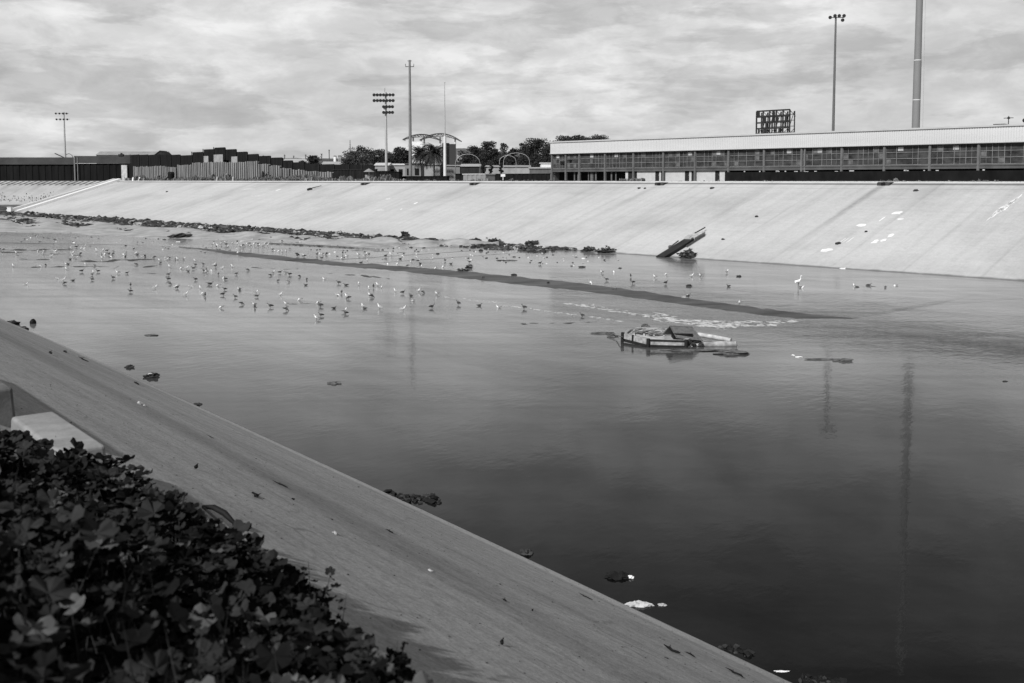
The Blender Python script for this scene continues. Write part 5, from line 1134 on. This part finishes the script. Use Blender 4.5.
gadd(290, 240, 6.827, [(50, 95, 'd'), (85, 95, 'w'), (97, 105, 'd'), (185, 95, 'd'), (220, 90, 'w'), (213, 118, 'd'), (250, 90, 'd'), (355, 115, 'w'), (360, 85, 'd'), (385, 100, 'w'), (465, 95, 'w'), (515, 95, 'w'), (488, 148, 'd'), (527, 130, 'w'), (655, 105, 'd'), (665, 155, 'w'), (690, 95, 'w'), (735, 155, 'w'), (765, 105, 'w'), (755, 118, 'd'), (825, 140, 'w'), (800, 168, 'd'), (888, 152, 'd'), (890, 180, 'w'), (860, 110, 'w'), (970, 120, 'w'), (995, 183, 'w'), (380, 297, 'd'), (470, 295, 'w'), (570, 312, 'd'), (540, 325, 'w'), (600, 300, 'w'), (625, 315, 'w'), (352, 350, 'd'), (325, 367, 'w'), (388, 378, 'w'), (397, 388, 'd'), (560, 378, 'd'), (545, 368, 'w'), (720, 340, 'w'), (772, 352, 'd'), (880, 340, 'w'), (910, 350, 'd'), (825, 370, 'd'), (1003, 360, 'w'), (838, 403, 'w'), (498, 438, 'w'), (507, 455, 'd'), (613, 453, 'w'), (773, 465, 'w'), (970, 450, 'd'), (372, 478, 'w'), (380, 490, 'd')])
gadd(420, 230, 6.4, [(245, 465, 'd'), (382, 472, 'd'), (500, 482, 'w'), (665, 490, 'd'), (823, 333, 'd'), (770, 208, 'd'), (150, 228, 'w'), (160, 190, 'd'), (200, 207, 'd'), (315, 200, 'd'), (400, 298, 'd')])
gadd(560, 240, 5.12, [(155, 213, 'w'), (213, 160, 'w'), (237, 197, 'd'), (275, 157, 'w'), (280, 247, 'd'), (362, 180, 'd'), (372, 212, 'd'), (485, 183, 'w'), (545, 170, 'w'), (543, 215, 'd'), (675, 178, 'w'), (718, 178, 'w'), (855, 160, 'w'), (862, 228, 'd'), (640, 290, 'w'), (657, 285, 'd'), (918, 315, 'w'), (112, 380, 'd')])
gadd(740, 180, 3.606, [(224, 382, 'w'), (413, 380, 'w'), (420, 383, 'd'), (465, 378, 'd'), (477, 380, 'd'), (524, 385, 'd'), (560, 378, 'w')])
def gregion(x, y):
    if x > 850: return 'in the short row near the foot of the far bank at right'
    if x > 780: return 'beside the tall white egret'
    if x > 645: return 'in the calm shallows between the raft and the chute'
    if x > 560: return 'in the calm shallows below the tangle of drift' if y < 300 else 'on the riffle left of the raft'
    if 205 < x < 275 and y < 248: return 'in the packed far row along the mud edge'
    if x >= 280 and y < 268: return 'in the far shallows above the dark ledge'
    if x < 75: return 'among the mud streaks nearest the left edge'
    if x < 130: return 'in the dense crowd on the dark mud streaks'
    if x < 200: return 'in the loose flock right of the mud streaks' 
    if x < 290: return 'in the nearer loose flock in front of the packed far row' if y > 275 else 'in the farther loose flock in front of the packed far row'
    if x < 370: return 'in the middle flock, in its nearest rows' if y > 295 else 'in the middle flock, in its far rows'
    if x < 450: return 'in the middle flock, at its right half'
    return 'in the thin line of birds along the foam left of the raft'
rg = random.Random(21); first = {}; used_lab = {}
for (x, y, c) in gl:
    fy = y + 1.6 + (y - 240) * .012; z = wz(x, fy); q = at(x, fy, z); dark = c == 'd'
    pose = rg.choices(('up', 'feed', 'rest'), (.62, .2, .18) if not dark else (.5, .3, .2))[0]
    o = bpy.data.objects.new('gull', GM[(pose, dark)]); C.objects.link(o); s = rg.uniform(.68, .86) * (1.2 if y < 256 else 1.0)
    o.location = (q.x, q.y, z - (.07 if pose != 'rest' else 0)); o.scale = (s, s, s); o.rotation_euler.z = rg.choice((0, pi)) + rg.gauss(0, .7)
    pz = {'up': 'standing', 'feed': 'feeding', 'rest': 'resting'}[pose]
    tag(o, ('dark' if dark else 'white') + ' ' + ('gull' if y < 262 else 'gull') + ' ' + gregion(x, fy), 'gull', 'gulls spread over the shallows')
# the tall white egret with its neck up
e = MB(); q = at(798.5, 288.5, UP)
ring = [(-.40, .52, .01, .04), (-.25, .58, .06, .08), (-.08, .62, .10, .13), (.08, .68, .09, .11), (.17, .77, .05, .055), (.22, .88, .035, .035), (.20, .98, .03, .03), (.21, 1.07, .032, .032), (.27, 1.10, .034, .034), (.34, 1.09, .018, .018), (.48, 1.06, .005, .005)]
n = 10; vs = [(x, cos(2 * pi * k / n) * ry, z + sin(2 * pi * k / n) * rz_) for (x, z, ry, rz_) in ring for k in range(n)]
e.add(vs, [(i * n + k, (i + 1) * n + k, (i + 1) * n + (k + 1) % n, i * n + (k + 1) % n) for i in range(len(ring) - 1) for k in range(n)], 0, True)
for sd in (-1, 1): e.tube([(0, sd * .05, .55), (-.03, sd * .05, .28), (0, sd * .05, -.05)], [.03, .014, .012], 5, 1); e.blob((-.12, sd * .09, .63), (.24, .05, .09), 1, .1, 2, 0, smooth=True)
o = e.build('egret', [M_gw, M_gl], loc=(q.x, q.y, UP), rz=.4); o.scale = (.95,) * 3; tag(o, 'tall white egret standing with its neck up right of the dark ledge', 'egret')

# ------------------------------------------------------------------ foreground: kerb blocks and mallow
def kerb_block(u0, u1, v, w_, h, lab, taper=.04):
    r0 = near_pt(u0, v, near_z(u0, TOPV)); bm = bmesh.new(); L0 = u1 - u0
    vs = []
    for x in (0, L0):
        for (yy, zz) in ((-w_ / 2 - taper, -.3), (w_ / 2 + taper, -.3), (w_ / 2, h), (-w_ / 2, h)): vs.append(bm.verts.new((x, yy, zz)))
    for f in ((0, 1, 2, 3), (7, 6, 5, 4), (0, 4, 5, 1), (1, 5, 6, 2), (2, 6, 7, 3), (3, 7, 4, 0)): bm.faces.new([vs[i] for i in f])
    bmesh.ops.bevel(bm, geom=bm.edges[:], offset=.035, segments=3, affect='EDGES', profile=.5); bmesh.ops.recalc_face_normals(bm, faces=bm.faces)
    me = bpy.data.meshes.new('kerb_block'); bm.to_mesh(me); bm.free(); me.materials.append(M_kerb if u0 < 12 else mat('dark_kerb_concrete', .12, .9, .35, 3, .12, 30))
    o = bpy.data.objects.new('kerb_block', me); C.objects.link(o); o.location = r0; o.rotation_euler.z = NRZ
    for p_ in me.polygons: p_.use_smooth = False
    return tag(o, lab, 'kerb block', 'kerb blocks at the top of the near slope')
M_kerb = mat('kerb_concrete', .24, .9, .25, 3, .12, 30)
kerb_block(9.9, 11.75, 2.72, .44, .24, 'long pale kerb block at the top of the near slope, half buried in plants')
kerb_block(12.9, 19, 2.58, .40, .32, 'darker kerb block at the left edge of the photo')

def leaf_shape(lobes=5, n=3):
    """cupped, lobed round leaf, stalk at the origin, unit radius"""
    pts = [(0, 0, 0)]; m_ = lobes * n
    for k in range(m_ + 1):
        a = -pi * .86 + 2 * pi * .86 * k / m_; r = .82 + .20 * abs(cos(a * lobes / 2 * 1.16)) ; r += 0
        ph = (k % n) / n; r = .80 + .2 * sin(pi * ((k % n) / n)) 
        pts.append((r * cos(a) + .1, r * sin(a), .22 * r * r + .10 * cos(a * lobes * 1.1)))
    return pts, [(0, k, k + 1) for k in range(1, m_ + 1)]
LP, LF = leaf_shape()
def add_leaf(mb, p_, R_, s, mi): mb.add([p_ + R_ @ (Vector(v) * s) for v in LP], LF, mi)
def mallow_material(name, v):
    B = NB(name); o_ = B.n('ShaderNodeTexCoord').outputs['Object']
    B.l(B.ramp(B.noise(o_, 3.0, 4, .6), [(.3, v * .55), (.7, v * 1.5)]), B.b.inputs['Base Color']); B.b.inputs['Roughness'].default_value = .7; B.b.inputs['Specular IOR Level'].default_value = .0
    B.bump(B.noise(o_, 90, 2, .5), .3, .004); return B.m
M_mal = [mallow_material('mallow_leaf', .024), mallow_material('mallow_leaf_dark', .009), mallow_material('mallow_leaf_pale', .07), mat('mallow_stem', .05, .7, .2, 9)]
def edge_v(u): return .13 * max(0, 1 - abs(u - 6.2) / 2.4) + (3.20 - max(0, 6.2 - u) * .09 if u < 8.8 else 3.20 - min(.95, (u - 8.8) * .75)) + .30 * noise.noise(Vector((u * .8, 0, 0))) + .18 * noise.noise(Vector((u * 2.7, 5, 0)))
def canopy_h(u, v):
    d = edge_v(u) - v
    base = .70 * min(1, max(0, d) / .5) ** .5 * (.75 + .35 * noise.noise(Vector((u * .9, v * .9, 3))) + .2 * noise.noise(Vector((u * 2.6, v * 2.6, 8))))
    return max(.08, base)
def mallow_patch():
    mb = MB(); rg = random.Random(31)
    for k in range(12500):
        u = 1.2 + 11.6 * rg.random() ** 1.25; ev = edge_v(u); v = ev - (ev + 1.9) * rg.random() ** 1.25
        if u > 10.4 and v > 2.42: continue
        zg = near_z(u, v); h = canopy_h(u, v) * (1 if u < 8.5 else max(.35, 1 - (u - 8.5) * .25)); t = rg.random() ** .5; p_ = near_pt(u, v, zg + h * (1.0 * t) + rg.gauss(0, .02))
        az = rg.random() * 6.283; tilt = abs(rg.gauss(.35, .4)); R_ = (Euler((0, 0, az)).to_matrix() @ Euler((0, tilt, 0)).to_matrix() @ Euler((rg.gauss(0, .3), 0, rg.random() * 6)).to_matrix())
        s = rg.uniform(.03, .075) * (1.0 if rg.random() < .72 else 1.5); x = rg.random(); mi = 0 if x < .5 else (1 if x < .93 else 2); add_leaf(mb, p_, R_, s, mi)
        if rg.random() < .22: q = near_pt(u + rg.gauss(0, .05), v + rg.gauss(0, .05), zg + h * .2); mb.tube([q, (q + p_) / 2 + Vector((0, 0, .02)), p_], [.004, .003, .0022], 4, 3, False)
    return mb
stuff(mallow_patch().build('mallow_ground_cover', M_mal), 'dense dark mass of round-leaved mallow covering the top of the near bank', 'plants')
def sprig(u, v, h, n, lab, seed):
    rg = random.Random(seed); zg = near_z(u, v); b = near_pt(u, v, zg); r = thing('mallow_plant', lab, 'plant', b, 0, 'single mallow shoots standing clear of the mass'); st = MB(); lf = MB()
    for s_ in range(3):
        a = rg.random() * 6.28; tip = Vector((cos(a) * .13, sin(a) * .13, h * rg.uniform(.75, 1.0))); mid = tip * .5 + Vector((0, 0, .04)); st.tube([(0, 0, -.05), mid, tip], [.006, .004, .002], 5)
        for k in range(n):
            t = .3 + .7 * k / n; p_ = (mid * (t * 2) if t < .5 else mid.lerp(tip, t * 2 - 1)) + Vector((rg.gauss(0, .035), rg.gauss(0, .035), rg.gauss(0, .015)))
            R_ = Euler((rg.gauss(0, .4), rg.gauss(0, .5), rg.random() * 6)).to_matrix(); add_leaf(lf, p_, R_, rg.uniform(.018, .042), rg.choice((0, 1, 1)))
    st.build('stem', M_mal[3], r); lf.build('leaves', M_mal, r)
def uv_of(px, py): q = on_near(px, py); return q.dot(NU), q.dot(NN)
for k, (px, py, h, n, lab) in enumerate([(312, 590, .32, 12, 'tall mallow shoot poking out highest right of the dark stick'), (335, 605, .26, 10, 'leafy mallow shoot leaning over the slope right of the tallest one'), (393, 668, .22, 12, 'mallow shoot at the lower right tip of the dark mass'), (362, 640, .22, 9, 'mallow shoot near the lower right tip, uphill of it'), (255, 560, .2, 10, 'short mallow shoot below the dark stick'), (52, 448, .2, 8, 'single broad mallow leaf cluster lying over the pale kerb block'), (170, 500, .22, 10, 'mallow shoot left of the dark stick')]):
    q = at(px, py, 6.35); u, v = q.dot(NU), q.dot(NN); sprig(u, v, h + 6.35 - near_z(u, v) - .1, n, lab, 60 + k)
# grass blades among the mallow
mb = MB(); rg = random.Random(44)
for k in range(240):
    c_ = rg.choice(((5.2, .9), (4.2, .4), (6.3, 1.2), (5.0, 1.5), (3.4, 2.35), (3.6, 1.6))); u = c_[0] + rg.gauss(0, .45); v = c_[1] + rg.gauss(0, .22)
    h = rg.uniform(.3, .68) * (.6 if v > 2.2 else 1); zg = near_z(u, min(v, TOPV)); b = near_pt(u, v, zg); ln = Vector((rg.gauss(0, .1), rg.gauss(0, .1), 0)); w_ = Vector((.005, .003, 0)) 
    mb.add([b - w_, b + w_, b + ln * .4 + w_ * .8 + Vector((0, 0, h * .6)), b + ln + Vector((0, 0, h)), b + ln * .4 - w_ * .8 + Vector((0, 0, h * .6))], [(0, 1, 2, 3, 4)])
stuff(mb.build('grass', mat('green_grass_blade', .03, .6, .3, 6)), 'thin grass blades growing through the mallow', 'grass')
# dark dead branch on the slope beside the plants
mb = MB(); q = on_near(203, 514); q2 = on_near(234, 528); d = q2 - q
mb.tube([(0, 0, .05), d * .35 + Vector((0, 0, .10)), d * .7 + Vector((0, 0, .09)), d + Vector((0, 0, .03))], [.02, .032, .036, .022], 8)
d2 = on_near(228, 539) - q; mb.tube([(0, 0, .05), d2 * .5 + Vector((0, 0, .06)), d2 + Vector((0, 0, .02))], [.014, .014, .006], 6)
tag(mb.build('dead_branch', M_black, loc=q + Vector((0, 0, .03))), 'thick dark dead branch sticking out of the plants onto the slope', 'branch')
